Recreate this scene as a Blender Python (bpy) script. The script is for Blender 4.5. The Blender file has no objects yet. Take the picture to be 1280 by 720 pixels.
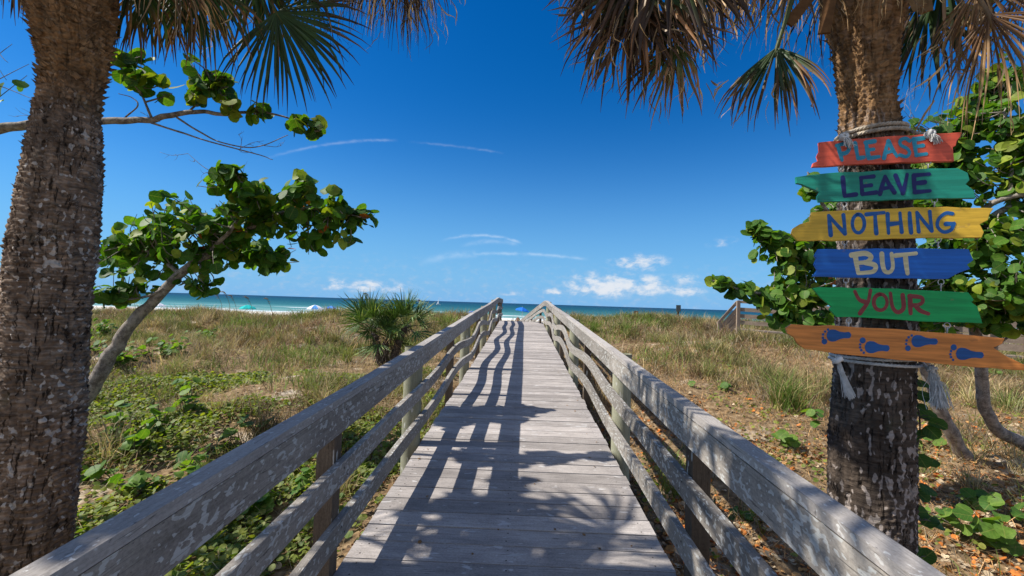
import bpy, bmesh, math, random
import numpy as np
from mathutils import Vector, Matrix

R = np.random.default_rng(7)
random.seed(7)
rad = math.radians
scn = bpy.context.scene
COL = scn.collection

# ------------------------------------------------------------------ camera
F_PX = 569.0
CAM = np.array([0.03, 0.0, 1.6])
YAW, PITCH, ROLL = rad(1.35), rad(1.92), rad(1.8)
fw = np.array([-math.sin(YAW) * math.cos(PITCH), math.cos(YAW) * math.cos(PITCH), math.sin(PITCH)])
r0 = np.array([math.cos(YAW), math.sin(YAW), 0.0])
u0 = np.cross(r0, fw)
rt = math.cos(ROLL) * r0 + math.sin(ROLL) * u0
up = math.cos(ROLL) * u0 - math.sin(ROLL) * r0
cd = bpy.data.cameras.new('camera')
cam = bpy.data.objects.new('camera', cd)
COL.objects.link(cam)
M = Matrix(((rt[0], up[0], -fw[0], CAM[0]), (rt[1], up[1], -fw[1], CAM[1]), (rt[2], up[2], -fw[2], CAM[2]), (0, 0, 0, 1)))
cam.matrix_world = M
cd.sensor_width = 36.0
cd.lens = 36.0 * F_PX / 1280.0
cd.clip_start = 0.02
cd.clip_end = 30000
scn.camera = cam


def ray(px, py):
    return fw + (px - 640) / F_PX * rt - (py - 360) / F_PX * up


def at(px, py, Y):
    """world point at forward distance Y seen in the photograph at (px, py)"""
    d = ray(px, py)
    return CAM + d * (Y / d[1])


def nrm(v):
    v = np.asarray(v, float)
    return v / (np.linalg.norm(v, axis=-1, keepdims=True) + 1e-12)


# ------------------------------------------------------------------ noise
def _h(ix, iy, s):
    n = (ix.astype(np.int64) * 374761393 + iy.astype(np.int64) * 668265263 + s * 1442695041) & 0xFFFFFFFF
    n = ((n ^ (n >> 13)) * 1274126177) & 0xFFFFFFFF
    n = n ^ (n >> 16)
    return (n & 0xFFFFFF) / float(0xFFFFFF)


def vnoise(x, y, s=0):
    x = np.asarray(x, float); y = np.asarray(y, float)
    ix, iy = np.floor(x), np.floor(y)
    fx, fy = x - ix, y - iy
    fx = fx * fx * (3 - 2 * fx); fy = fy * fy * (3 - 2 * fy)
    a, b, c, d = _h(ix, iy, s), _h(ix + 1, iy, s), _h(ix, iy + 1, s), _h(ix + 1, iy + 1, s)
    return (a * (1 - fx) + b * fx) * (1 - fy) + (c * (1 - fx) + d * fx) * fy


def fbm(x, y, s=0, o=4):
    t = 0; a = 0.5
    for i in range(o):
        t = t + a * vnoise(x, y, s + i * 17); x = np.asarray(x) * 2.03; y = np.asarray(y) * 2.03; a *= 0.5
    return t / (1 - 0.5 ** o)


# ------------------------------------------------------------------ mesh building
def nail(mb, c, n, r=.0055, col=(.06, .05, .045)):
    c = np.asarray(c, float); n = nrm(n); a_ = nrm(np.cross(n, (.3, .8, .5))); b_ = np.cross(n, a_)
    V = [c + n * .0012] + [c + n * .0006 + r * (math.cos(q) * a_ + math.sin(q) * b_) for q in np.linspace(0, 2 * np.pi, 7, endpoint=False)]
    mb.add(V, f3=[(0, 1 + k, 1 + (k + 1) % 7) for k in range(7)], col=col)


class MB:
    def __init__(self):
        self.v = []; self.f3 = []; self.f4 = []; self.c = []; self.w = []; self.n = 0

    def add(self, v, f3=None, f4=None, col=(0.5, 0.5, 0.5), wuv=None):
        v = np.asarray(v, float).reshape(-1, 3); n = len(v)
        self.v.append(v)
        c = np.asarray(col, float)
        self.c.append(np.broadcast_to(c, (n, 3)) if c.ndim == 1 else c.reshape(-1, 3))
        self.w.append(np.zeros((n, 3)) if wuv is None else np.asarray(wuv, float).reshape(-1, 3))
        if f3 is not None and len(f3): self.f3.append(np.asarray(f3, np.int64).reshape(-1, 3) + self.n)
        if f4 is not None and len(f4): self.f4.append(np.asarray(f4, np.int64).reshape(-1, 4) + self.n)
        self.n += n

    def box(self, lo, hi, col=(.5, .5, .5), rnd=0.0, axis=0):
        lo = np.asarray(lo, float); hi = np.asarray(hi, float)
        self.hexa([(lo[0], lo[1], lo[2]), (hi[0], lo[1], lo[2]), (hi[0], hi[1], lo[2]), (lo[0], hi[1], lo[2]),
                   (lo[0], lo[1], hi[2]), (hi[0], lo[1], hi[2]), (hi[0], hi[1], hi[2]), (lo[0], hi[1], hi[2])], col, rnd, axis)

    def hexa(self, p, col=(.5, .5, .5), rnd=0.0, axis=0):
        """8 corners (bottom ring then top ring); grain runs along the world axis given"""
        p = np.asarray(p, float)
        for k, q in enumerate(((3, 2, 1, 0), (4, 5, 6, 7), (0, 1, 5, 4), (1, 2, 6, 5), (2, 3, 7, 6), (3, 0, 4, 7))):
            v = p[list(q)]
            o = [i for i in range(3) if i != axis]
            w = np.stack([v[:, axis], v[:, o[0]] + v[:, o[1]] + rnd * 7.3 + k * .37, np.full(4, rnd)], 1)
            self.add(v, f4=[(0, 1, 2, 3)], col=col, wuv=w)

    def bar(self, a, b, w, h, upv=(0, 0, 1), col=(.5, .5, .5), rnd=0.0):
        a = np.asarray(a, float); b = np.asarray(b, float)
        t = nrm(b - a); s = nrm(np.cross(t, upv)); u = np.cross(s, t)
        ring = [(-w / 2, -h / 2), (w / 2, -h / 2), (w / 2, h / 2), (-w / 2, h / 2)]
        A = [a + s * x + u * y for x, y in ring]; B = [b + s * x + u * y for x, y in ring]
        L = np.linalg.norm(b - a)
        for k in range(4):
            k2 = (k + 1) % 4
            v = [A[k], A[k2], B[k2], B[k]]
            wd = np.linalg.norm(A[k2] - A[k])
            self.add(v, f4=[(3, 2, 1, 0)], col=col, wuv=[(0, k * .4 + rnd * 7, rnd), (0, k * .4 + wd + rnd * 7, rnd), (L, k * .4 + wd + rnd * 7, rnd), (L, k * .4 + rnd * 7, rnd)])
        self.add(A, f4=[(0, 1, 2, 3)], col=col, wuv=[(x, y, rnd) for x, y in ring])
        self.add(B, f4=[(3, 2, 1, 0)], col=col, wuv=[(x, y, rnd) for x, y in ring])

    def tube(self, path, radii, sides=6, col=(.5, .5, .5), cap=True):
        path = np.asarray(path, float); n = len(path)
        radii = np.broadcast_to(np.asarray(radii, float), (n,))
        t = nrm(np.gradient(path, axis=0))
        ref = np.array([0, 0, 1.0]) if abs(t[0][2]) < .9 else np.array([1.0, 0, 0])
        s = nrm(np.cross(t[0], ref)); S = []
        for i in range(n):
            s = nrm(s - t[i] * np.dot(s, t[i])); S.append(s)
        S = np.array(S); U = np.cross(t, S)
        a = np.linspace(0, 2 * np.pi, sides, endpoint=False)
        ring = path[:, None] + radii[:, None, None] * (np.cos(a)[None, :, None] * S[:, None] + np.sin(a)[None, :, None] * U[:, None])
        d = np.concatenate([[0], np.cumsum(np.linalg.norm(np.diff(path, axis=0), axis=1))])
        w = np.stack([np.broadcast_to(d[:, None], (n, sides)), np.broadcast_to(a[None] / 6.28, (n, sides)) * radii[:, None] * 6, np.zeros((n, sides))], -1)
        idx = np.arange(n * sides).reshape(n, sides)
        f = np.stack([idx[:-1], np.roll(idx, -1, 1)[:-1], np.roll(idx, -1, 1)[1:], idx[1:]], -1).reshape(-1, 4)
        v = ring.reshape(-1, 3)
        cc = np.asarray(col, float)
        if cc.ndim == 2: cc = np.repeat(cc, sides, 0)
        f3 = []
        if cap:
            v = np.concatenate([v, path[:1], path[-1:]]); w = np.concatenate([w.reshape(-1, 3), np.zeros((2, 3))])
            if cc.ndim == 2: cc = np.concatenate([cc, cc[:1], cc[-1:]])
            m = n * sides
            for k in range(sides):
                f3.append((m, (k + 1) % sides, k)); f3.append((m + 1, m - sides + k, m - sides + (k + 1) % sides))
        self.add(v, f3=f3, f4=f, col=cc, wuv=w)

    def build(self, name, mat, parent=None, smooth=False):
        me = bpy.data.meshes.new(name)
        V = np.concatenate(self.v)
        org = ORG.get(parent.name, np.zeros(3)) if parent is not None else np.zeros(3)
        V = V - org
        f3 = np.concatenate(self.f3) if self.f3 else np.zeros((0, 3), np.int64)
        f4 = np.concatenate(self.f4) if self.f4 else np.zeros((0, 4), np.int64)
        me.vertices.add(len(V)); me.vertices.foreach_set('co', V.astype(np.float32).ravel())
        loops = np.concatenate([f3.ravel(), f4.ravel()]).astype(np.int32)
        me.loops.add(len(loops)); me.loops.foreach_set('vertex_index', loops)
        np_ = len(f3) + len(f4)
        me.polygons.add(np_)
        st = np.concatenate([np.arange(len(f3)) * 3, len(f3) * 3 + np.arange(len(f4)) * 4]).astype(np.int32)
        me.polygons.foreach_set('loop_start', st)
        try:
            me.polygons.foreach_set('loop_total', np.concatenate([np.full(len(f3), 3), np.full(len(f4), 4)]).astype(np.int32))
        except Exception:
            pass
        me.polygons.foreach_set('use_smooth', np.full(np_, bool(smooth or mat.name in SMOOTH)))
        C = np.concatenate(self.c); W = np.concatenate(self.w)
        a = me.attributes.new('col', 'FLOAT_COLOR', 'POINT')
        a.data.foreach_set('color', np.concatenate([C, np.ones((len(C), 1))], 1).astype(np.float32).ravel())
        a = me.attributes.new('wuv', 'FLOAT_VECTOR', 'POINT')
        a.data.foreach_set('vector', W.astype(np.float32).ravel())
        me.update(calc_edges=True); me.validate()
        me.materials.append(mat)
        o = bpy.data.objects.new(name, me); COL.objects.link(o)
        if parent is not None: o.parent = parent
        ORG[o.name] = org
        return o


ORG = {}
SMOOTH = {'sea_grape_leaf', 'palm_frond', 'grass_blade', 'dry_leaf', 'rope_fibre', 'white_rope_fibre', 'dark_twig'}


def tag(o, label=None, cat=None, group=None, kind=None):
    for k, v in (('label', label), ('category', cat), ('group', group), ('kind', kind)):
        if v: o[k] = v
    return o


def thing(name, label, cat, loc, group=None):
    o = bpy.data.objects.new(name, None); COL.objects.link(o)
    o.location = Vector([float(q) for q in loc]); o.empty_display_size = .2
    ORG[o.name] = np.asarray(loc, float)
    return tag(o, label, cat, group)


def spline(pts, n=12):
    """Catmull-Rom through the points"""
    p = np.asarray(pts, float)
    p = np.concatenate([[2 * p[0] - p[1]], p, [2 * p[-1] - p[-2]]])
    out = []
    for i in range(1, len(p) - 2):
        for t in np.linspace(0, 1, n, endpoint=False):
            a, b, c, d = p[i - 1], p[i], p[i + 1], p[i + 2]
            out.append(.5 * (2 * b + (c - a) * t + (2 * a - 5 * b + 4 * c - d) * t * t + (3 * b - a - 3 * c + d) * t ** 3))
    out.append(p[-2])
    return np.array(out)


# ------------------------------------------------------------------ materials
class NT:
    def __init__(self, m):
        m.use_nodes = True
        self.t = m.node_tree; self.t.nodes.clear()

    def n(self, typ, ins=None, **kw):
        x = self.t.nodes.new(typ)
        for k, v in kw.items(): setattr(x, k, v)
        for k, v in (ins or {}).items():
            if isinstance(v, bpy.types.NodeSocket): self.t.links.new(v, x.inputs[k])
            else: x.inputs[k].default_value = v
        return x

    def math(self, op, a, b=0.0, c=0.0, clamp=False):
        return self.n('ShaderNodeMath', {0: a, 1: b, 2: c}, operation=op, use_clamp=clamp).outputs[0]

    def ramp(self, fac, stops, interp='LINEAR'):
        x = self.n('ShaderNodeValToRGB', {0: fac})
        cr = x.color_ramp; cr.interpolation = interp
        while len(cr.elements) < len(stops): cr.elements.new(.5)
        for e, (p, c) in zip(cr.elements, stops):
            e.position = p
            e.color = (*c, 1) if len(c) == 3 else c
        return x.outputs[0]

    def mix(self, fac, a, b, blend='MIX'):
        x = self.n('ShaderNodeMix', data_type='RGBA', blend_type=blend)
        for i, v in ((0, fac), (6, a), (7, b)):
            if isinstance(v, bpy.types.NodeSocket): self.t.links.new(v, x.inputs[i])
            else: x.inputs[i].default_value = (*v, 1) if isinstance(v, tuple) and len(v) == 3 else v
        return x.outputs[2]

    def smooth(self, v, lo, hi):
        x = self.n('ShaderNodeMapRange', {0: v, 1: lo, 2: hi}, interpolation_type='SMOOTHSTEP')
        return x.outputs[0]

    def noise(self, vec, scale, detail=4.0, rough=.55, dist=0.0):
        return self.n('ShaderNodeTexNoise', {'Vector': vec, 'Scale': scale, 'Detail': detail, 'Roughness': rough, 'Distortion': dist}).outputs[0]

    def vmul(self, vec, s):
        return self.n('ShaderNodeVectorMath', {0: vec, 1: s}, operation='MULTIPLY').outputs[0]

    def attr(self, name):
        return self.n('ShaderNodeAttribute', attribute_name=name)

    def out(self, shader):
        self.n('ShaderNodeOutputMaterial', {0: shader})


def bsdf(t, col, rough=.7, spec=.3, normal=None, **kw):
    ins = {'Base Color': col, 'Roughness': rough, 'Specular IOR Level': spec}
    if normal is not None: ins['Normal'] = normal
    ins.update(kw)
    return t.n('ShaderNodeBsdfPrincipled', ins).outputs[0]


def mat_plain(name, col, rough=.6, spec=.3, var=.12):
    m = bpy.data.materials.new(name); t = NT(m)
    g = t.n('ShaderNodeTexCoord').outputs['Object']
    n = t.noise(g, 30.0)
    c = t.mix(t.smooth(n, .3, .7), tuple(x * (1 - var) for x in col), tuple(min(1, x * (1 + var)) for x in col))
    t.out(bsdf(t, c, rough, spec))
    return m


def mat_leaf(name, rough=.45, transl=.35, spec=.4, tint=(1.6, 1.9, .5), nscale=22.0, veins=False):
    """colour per leaf from the mesh, light shines through"""
    m = bpy.data.materials.new(name); t = NT(m)
    c = t.attr('col').outputs['Color']
    n = t.noise(t.n('ShaderNodeTexCoord').outputs['Object'], nscale, 3.0)
    c = t.mix(1.0, c, t.ramp(n, [(.3, (.72, .72, .72)), (.7, (1.25, 1.25, 1.25))]), 'MULTIPLY')
    if veins:
        q = t.n('ShaderNodeSeparateXYZ', {0: t.attr('wuv').outputs['Vector']})
        ay = t.math('ABSOLUTE', q.outputs[1])
        rib = t.smooth(ay, .07, .02)
        sv = t.smooth(t.math('SINE', t.math('MULTIPLY', t.math('SUBTRACT', q.outputs[0], t.math('MULTIPLY', ay, .7)), 17.0)), .86, .99)
        vm_ = t.math('MAXIMUM', rib, t.math('MULTIPLY', sv, .55))
        c = t.mix(t.math('MULTIPLY', vm_, .5), c, t.mix(.5, c, (.42, .40, .12)))
        edge = t.noise(t.n('ShaderNodeTexCoord').outputs['Object'], 60.0, 2.0)
        c = t.mix(t.math('MULTIPLY', t.smooth(edge, .66, .74), .55), c, (.13, .075, .03))
    p = bsdf(t, c, rough, spec)
    if transl > 0:
        tc = t.mix(1.0, c, tint, 'MULTIPLY')
        tr = t.n('ShaderNodeBsdfTranslucent', {0: tc}).outputs[0]
        p = t.n('ShaderNodeMixShader', {0: transl, 1: p, 2: tr}).outputs[0]
    t.out(p)
    return m


def mat_wood(name, dark, light, lichen=.3, lichen_col=(.52, .51, .47), lscale=(9, 22), grain=1.0, stain=.5, rough=.85):
    m = bpy.data.materials.new(name); t = NT(m)
    w = t.attr('wuv').outputs['Vector']
    sx = t.n('ShaderNodeSeparateXYZ', {0: w})
    rnd = sx.outputs[2]
    uv = t.n('ShaderNodeCombineXYZ', {0: sx.outputs[0], 1: sx.outputs[1], 2: t.math('MULTIPLY', rnd, 13.0)}).outputs[0]
    g1 = t.noise(t.vmul(uv, (2.2, 70, 1)), 1.0, 5.0, .6)
    g2 = t.noise(t.vmul(uv, (7, 190, 1)), 1.0, 3.0, .6)
    big = t.noise(t.vmul(uv, (3.0, 7, 1)), 1.0, 4.0, .6)
    g = t.math('ADD', t.math('MULTIPLY', g1, .6), t.math('MULTIPLY', g2, .4))
    spk = t.noise(t.vmul(uv, (85, 120, 1)), 1.0, 3.0, .65)
    g = t.math('ADD', t.math('MULTIPLY', t.math('SUBTRACT', g, .5), 1.2 * grain), t.math('MULTIPLY', spk, .9))
    g = t.math('ADD', g, .05)
    g = t.math('ADD', g, t.math('MULTIPLY', t.math('SUBTRACT', big, .5), stain * 2), clamp=True)
    c = t.mix(g, dark, light)
    br = t.math('ADD', t.math('MULTIPLY', rnd, .46), .77)
    c = t.mix(1.0, c, t.n('ShaderNodeCombineColor', {0: br, 1: br, 2: br}).outputs[0], 'MULTIPLY')
    c = t.mix(1.0, c, t.vmul(t.attr('col').outputs['Vector'], (2, 2, 2)), 'MULTIPLY')
    # lichen blotches
    l1 = t.noise(t.vmul(uv, (lscale[0], lscale[1], 1)), 1.0, 1.6, .5, .35)
    l2 = t.noise(t.vmul(uv, (1.3, 2.5, 1)), 1.0, 2.0)
    lv = t.math('ADD', l1, t.math('MULTIPLY', t.math('SUBTRACT', l2, .5), .35))
    lm = t.smooth(lv, .70 - lichen * .22, .735 - lichen * .22)
    lm = t.math('MULTIPLY', lm, t.math('ADD', .52, t.math('MULTIPLY', t.smooth(g2, .3, .7), .42)))
    c = t.mix(lm, c, lichen_col)
    ck = t.noise(t.vmul(uv, (1.1, 48, 1)), 1.0, 2.0, .5, .4)
    cm_ = t.math('MULTIPLY', t.smooth(t.math('ABSOLUTE', t.math('SUBTRACT', ck, .5)), .014, .003), t.smooth(big, .44, .56))
    c = t.mix(t.math('MULTIPLY', cm_, .75), c, tuple(x * .3 for x in dark))
    # small dark specks
    sp = t.noise(t.vmul(uv, (55, 80, 1)), 1.0, 2.0)
    c = t.mix(t.math('MULTIPLY', t.smooth(sp, .68, .75), .6), c, tuple(x * .35 for x in dark))
    b = t.n('ShaderNodeBump', {'Strength': .35, 'Distance': .004, 'Height': t.math('ADD', g, t.math('MULTIPLY', lm, .3))}).outputs[0]
    t.out(bsdf(t, c, rough, .2, b))
    return m


def mat_bark(name, dark, mid, light, patch_col, patch=.3, pscale=(16, 5), ring=60.0):
    m = bpy.data.materials.new(name); t = NT(m)
    w = t.attr('wuv').outputs['Vector']     # x around, y height, z = zone
    zone = t.n('ShaderNodeSeparateXYZ', {0: w}).outputs[2]
    uv = t.n('ShaderNodeVectorMath', {0: w, 1: (1, 1, 0)}, operation='MULTIPLY').outputs[0]
    n1 = t.noise(t.vmul(uv, (14, 9, 1)), 1.0, 6.0, .62)
    fine = t.noise(t.vmul(uv, (14, 75, 1)), 1.0, 5.0, .65)
    ringn = t.noise(t.vmul(uv, (2.5, 26, 1)), 1.0, 3.0, .6, .3)
    crack = t.noise(t.vmul(uv, (60, 9, 1)), 1.0, 4.0, .6, .8)
    v = t.math('ADD', t.math('MULTIPLY', n1, .5), t.math('MULTIPLY', fine, .5))
    c = t.ramp(v, [(.28, dark), (.5, mid), (.74, light)])
    c = t.mix(t.math('MULTIPLY', t.smooth(ringn, .55, .66), .55), c, tuple(x * .5 for x in dark))
    c = t.mix(t.math('MULTIPLY', t.smooth(crack, .57, .65), .8), c, tuple(x * .35 for x in dark))
    rusty = t.mix(t.smooth(v, .3, .7), (.06, .032, .014), (.42, .25, .12))
    c = t.mix(t.math('MULTIPLY', zone, 1.0, clamp=True), c, rusty)
    c = t.mix(1.0, c, t.vmul(t.attr('col').outputs['Vector'], (2, 2, 2)), 'MULTIPLY')
    bigv = t.noise(t.vmul(uv, (3.0, 1.6, 1)), 1.0, 3.0, .6)
    c = t.mix(1.0, c, t.ramp(bigv, [(.32, (.62, .60, .58)), (.68, (1.45, 1.42, 1.38))]), 'MULTIPLY')
    p1 = t.noise(t.vmul(uv, (pscale[0], pscale[1], 1)), 1.0, 1.5, .5, .2)
    p2 = t.noise(t.vmul(uv, (2.3, 1.6, 1)), 1.0, 2.0)
    pv = t.math('ADD', p1, t.math('MULTIPLY', t.math('SUBTRACT', p2, .5), .5))
    pm = t.smooth(pv, .70 - patch * .2, .735 - patch * .2)
    pm = t.math('MULTIPLY', pm, t.math('SUBTRACT', 1.0, t.math('MULTIPLY', zone, .85)))
    pc = t.mix(t.smooth(fine, .3, .7), tuple(x * .7 for x in patch_col), patch_col)
    c = t.mix(t.math('MULTIPLY', pm, .85), c, pc)
    moss = t.noise(t.vmul(uv, (5, 3, 1)), 1.0, 3.0)
    c = t.mix(t.math('MULTIPLY', t.smooth(moss, .6, .75), .35), c, (.06, .075, .03))
    b = t.n('ShaderNodeBump', {'Strength': 1.0, 'Distance': .02, 'Height': t.math('SUBTRACT', v, t.math('MULTIPLY', t.smooth(crack, .55, .68), .5))}).outputs[0]
    t.out(bsdf(t, c, .9, .15, b))
    return m


def mat_branch(name, a, b):
    m = bpy.data.materials.new(name); t = NT(m)
    g = t.n('ShaderNodeTexCoord').outputs['Object']
    n = t.noise(g, 14.0, 5.0, .65); f = t.noise(g, 90.0, 3.0)
    c = t.mix(t.smooth(t.math('ADD', t.math('MULTIPLY', n, .7), t.math('MULTIPLY', f, .3)), .38, .62), a, b)
    c = t.mix(t.math('MULTIPLY', t.smooth(t.noise(g, 26.0, 2.0), .6, .68), .5), c, (.42, .40, .36))
    bp = t.n('ShaderNodeBump', {'Strength': .5, 'Distance': .008, 'Height': f}).outputs[0]
    t.out(bsdf(t, c, .85, .2, bp))
    return m


def mat_paint(name, col, worn=.25, wood=(.28, .17, .09), streak=.24):
    m = bpy.data.materials.new(name); t = NT(m)
    w = t.attr('wuv').outputs['Vector']
    g1 = t.noise(t.vmul(w, (3, 45, 1)), 1.0, 5.0, .6)
    g2 = t.noise(t.vmul(w, (9, 14, 1)), 1.0, 4.0, .65)
    c = t.mix(t.smooth(g1, .25, .75), tuple(x * (1 - streak) for x in col), tuple(min(1, x * (1 + streak)) for x in col))
    g3 = t.noise(t.vmul(w, (14, 110, 1)), 1.0, 3.0, .6)
    c = t.mix(t.math('MULTIPLY', t.smooth(g3, .60, .72), .16), c, tuple(x * .45 for x in col))
    c = t.mix(t.math('MULTIPLY', t.smooth(g2, .64, .70), worn * 1.6), c, wood)
    b = t.n('ShaderNodeBump', {'Strength': .16, 'Distance': .002, 'Height': g1}).outputs[0]
    t.out(bsdf(t, c, .55, .35, b))
    return m


M_LEAF = mat_leaf('sea_grape_leaf', .55, .38, .25, (1.7, 1.8, .4), veins=True)
M_FROND = mat_leaf('palm_frond', .5, .2, .35, (1.5, 1.5, .6), 9.0)
M_GRASS = mat_leaf('grass_blade', .7, .3, .2, (1.25, 1.25, .8), 3.0)
M_LITTER = mat_leaf('dry_leaf', .8, .12, .15, (1.3, 1.0, .6), 30.0)
M_DECK = mat_wood('deck_wood', (.17, .15, .138), (.52, .47, .43), lichen=.08, grain=.8, stain=.65, lichen_col=(.56, .54, .52))
M_RAIL = mat_wood('rail_wood', (.11, .095, .08), (.38, .345, .30), lichen=.54, grain=.8, lscale=(27, 42), stain=.55, lichen_col=(.52, .52, .49))
M_CAP = mat_wood('cap_wood', (.20, .178, .16), (.49, .45, .41), lichen=.28, grain=.7, lscale=(30, 50), stain=.5, lichen_col=(.58, .57, .54))
M_POST = mat_wood('post_wood', (.055, .04, .028), (.17, .125, .085), lichen=.1, stain=.7)
M_PILE = mat_wood('pile_wood', (.20, .20, .13), (.40, .39, .29), lichen=.0, stain=.7)
M_BARKL = mat_bark('grey_palm_bark', (.04, .027, .018), (.19, .136, .097), (.52, .41, .31), (.62, .56, .49), .46, (34, 24))
M_BARKR = mat_bark('dark_palm_bark', (.03, .023, .018), (.088, .068, .054), (.20, .155, .122), (.46, .39, .345), .74, (36, 14))
M_BRANCH = mat_branch('grey_branch', (.12, .10, .085), (.33, .285, .24))
M_TWIG = mat_branch('dark_twig', (.05, .04, .03), (.14, .11, .085))
M_ROPE = mat_plain('rope_fibre', (.42, .36, .28), .9, .1, .3)
M_WROPE = mat_plain('white_rope_fibre', (.55, .55, .53), .9, .1, .2)
M_METAL = mat_plain('zinc_metal', (.45, .45, .44), .35, .6)

# ------------------------------------------------------------------ terrain
def ground_z(x, y):
    x = np.asarray(x, float); y = np.asarray(y, float)
    yc = np.array([-20, 3, 6.5, 11.5, 17, 23, 29, 38, 46, 88, 100, 135])
    base = np.interp(y, yc, [-.55, -.52, -.28, .12, .52, .83, .6, -.9, -1.5, -1.6, -1.95, -3.4])
    dune = np.clip((y - 6) / 14, 0, 1) * np.clip((42 - y) / 10, 0, 1)
    side = np.interp(x, [-40, -18, -11, -5, -2, 2, 8, 20, 40], [-.85, -.62, -.46, -.24, -.14, -.05, -.1, -.2, -.4])
    z = base + dune * side
    nz = (fbm(x * .28 + 5, y * .28, 3, 4) - .5) * 1.0 * np.clip((y + 1) / 12, .12, 1) * np.clip((46 - y) / 10, .04, 1)
    small = (fbm(x * 1.3, y * 1.3, 9, 3) - .5) * .24 * np.clip((50 - y) / 10, .1, 1)
    z = z + nz + small
    z = z + .50 * np.exp(-((x - 7.2) / 3.0) ** 2 - ((y - 14.2) / 1.7) ** 2)
    # bed kept clear under the boardwalk
    dk = deck_z(np.clip(y, -6, 30)) - .30
    m = np.clip((1.75 - np.abs(x)) / .6, 0, 1) * (y < 30)
    return z * (1 - m) + np.minimum(z, dk) * m


def deck_z(y):
    y = np.asarray(y, float)
    return np.interp(y, [-8, 0, 13, 17, 20, 21, 25, 32], [-.15, 0, .481, .655, .80, .79, .10, -.9]) 


def make_grid(xs, ys, zf):
    X, Y = np.meshgrid(xs, ys)
    Z = zf(X, Y)
    n, m = X.shape
    idx = np.arange(n * m).reshape(n, m)
    f = np.stack([idx[:-1, :-1], idx[:-1, 1:], idx[1:, 1:], idx[1:, :-1]], -1).reshape(-1, 4)
    return np.stack([X, Y, Z], -1).reshape(-1, 3), f


xs = np.concatenate([np.linspace(-500, -60, 12, endpoint=False), np.linspace(-60, -16, 60, endpoint=False), np.linspace(-16, 16, 260, endpoint=False), np.linspace(16, 60, 60, endpoint=False), np.linspace(60, 500, 13)])
ys = np.concatenate([np.linspace(-40, -3, 16, endpoint=False), np.linspace(-3, 30, 300, endpoint=False), np.linspace(30, 140, 70)])
v, f = make_grid(xs, ys, ground_z)
mb = MB(); mb.add(v, f4=f)
m = bpy.data.materials.new('dune_sand'); t = NT(m)
pos = t.n('ShaderNodeNewGeometry').outputs['Position']
sy = t.n('ShaderNodeSeparateXYZ', {0: pos})
n1 = t.noise(pos, 1.1, 5.0, .6); n2 = t.noise(pos, 9.0, 5.0, .65); n3 = t.noise(pos, 60.0, 3.0)
c = t.ramp(n2, [(.3, (.06, .042, .024)), (.5, (.20, .132, .07)), (.72, (.42, .30, .175))])
c = t.mix(t.smooth(n1, .57, .68), c, t.mix(n3, (.36, .29, .21), (.62, .53, .42)))
sand = t.mix(n2, (.58, .52, .43), (.72, .66, .57))
c = t.mix(t.smooth(sy.outputs[1], 27.0, 34.0), c, sand)
b = t.n('ShaderNodeBump', {'Strength': .6, 'Distance': .03, 'Height': t.math('ADD', n2, t.math('MULTIPLY', n3, .4))}).outputs[0]
t.out(bsdf(t, c, .95, .1, b))
tag(mb.build('ground', m, None, True), kind='structure')

# ------------------------------------------------------------------ sea
m = bpy.data.materials.new('sea_water'); t = NT(m)
pos = t.n('ShaderNodeNewGeometry').outputs['Position']
s = t.n('ShaderNodeSeparateXYZ', {0: pos})
lg = t.math('LOGARITHM', s.outputs[1], 10.0)
wob = t.noise(t.vmul(pos, (.012, .03, 1)), 1.0, 4.0)
lgw = t.math('ADD', lg, t.math('MULTIPLY', t.math('SUBTRACT', wob, .5), .22))
c = t.ramp(t.math('DIVIDE', t.math('SUBTRACT', lgw, 1.95), 1.6),
           [(0.0, (.24, .36, .32)), (.10, (.10, .26, .24)), (.20, (.028, .13, .13)), (.36, (.007, .070, .085)), (.6, (.004, .042, .07)), (1.0, (.002, .022, .055))])
fo = t.noise(t.vmul(pos, (.035, .16, 1)), 1.0, 5.0, .6, .6)
band = t.math('SINE', t.math('ADD', t.math('MULTIPLY', s.outputs[1], .30), t.math('MULTIPLY', t.noise(t.vmul(pos, (.02, .01, 1)), 1.0, 2.0), 7.0)))
fm = t.math('ADD', fo, t.math('MULTIPLY', band, .13))
near = t.smooth(s.outputs[1], 165.0, 112.0)
fm = t.math('MULTIPLY', t.smooth(fm, .52, .6), near)
c = t.mix(fm, c, (.80, .82, .82))
wv = t.noise(t.vmul(pos, (.25, .9, 1)), 1.0, 5.0, .6)
b = t.n('ShaderNodeBump', {'Strength': .6, 'Distance': .6, 'Height': wv}).outputs[0]
t.out(bsdf(t, c, .4, .06, b))
mb = MB()
sx_ = np.concatenate([-np.geomspace(14000, 60, 24), np.linspace(-50, 50, 11), np.geomspace(60, 14000, 24)])
sy_ = np.concatenate([np.linspace(92, 170, 60), np.geomspace(175, 14000, 40)])
v, f = make_grid(sx_, sy_, lambda x, y: -1.78 + .16 * np.sin(y * .30 + 6 * vnoise(x * .02, y * .01, 4)) * np.clip((170 - y) / 40, 0, 1) * np.clip((y - 96) / 14, 0, 1))
mb.add(v, f4=f)
tag(mb.build('sea', m, None, True), kind='structure')

# ------------------------------------------------------------------ boardwalk
P0, DP = 2.5, 2.09
post_y = [P0 + DP * i for i in range(-2, 8)]
RI, RO = .91, .95                     # inner and outer face of the rails


def wave(y, ph, side):
    a = np.interp(y, [3.5, 7.5, 14, 18, 20], [0, .055, .085, .06, 0])
    return a * np.sin(2 * np.pi * (y - 1.1) / 4.26 + ph + side * .5)


def rail_top(y):                       # height of the cap's top above the deck
    return np.interp(y, [-6, 3, 9, 13, 18, 20], [.985, .99, 1.05, 1.06, 1.10, 1.08])


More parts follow.
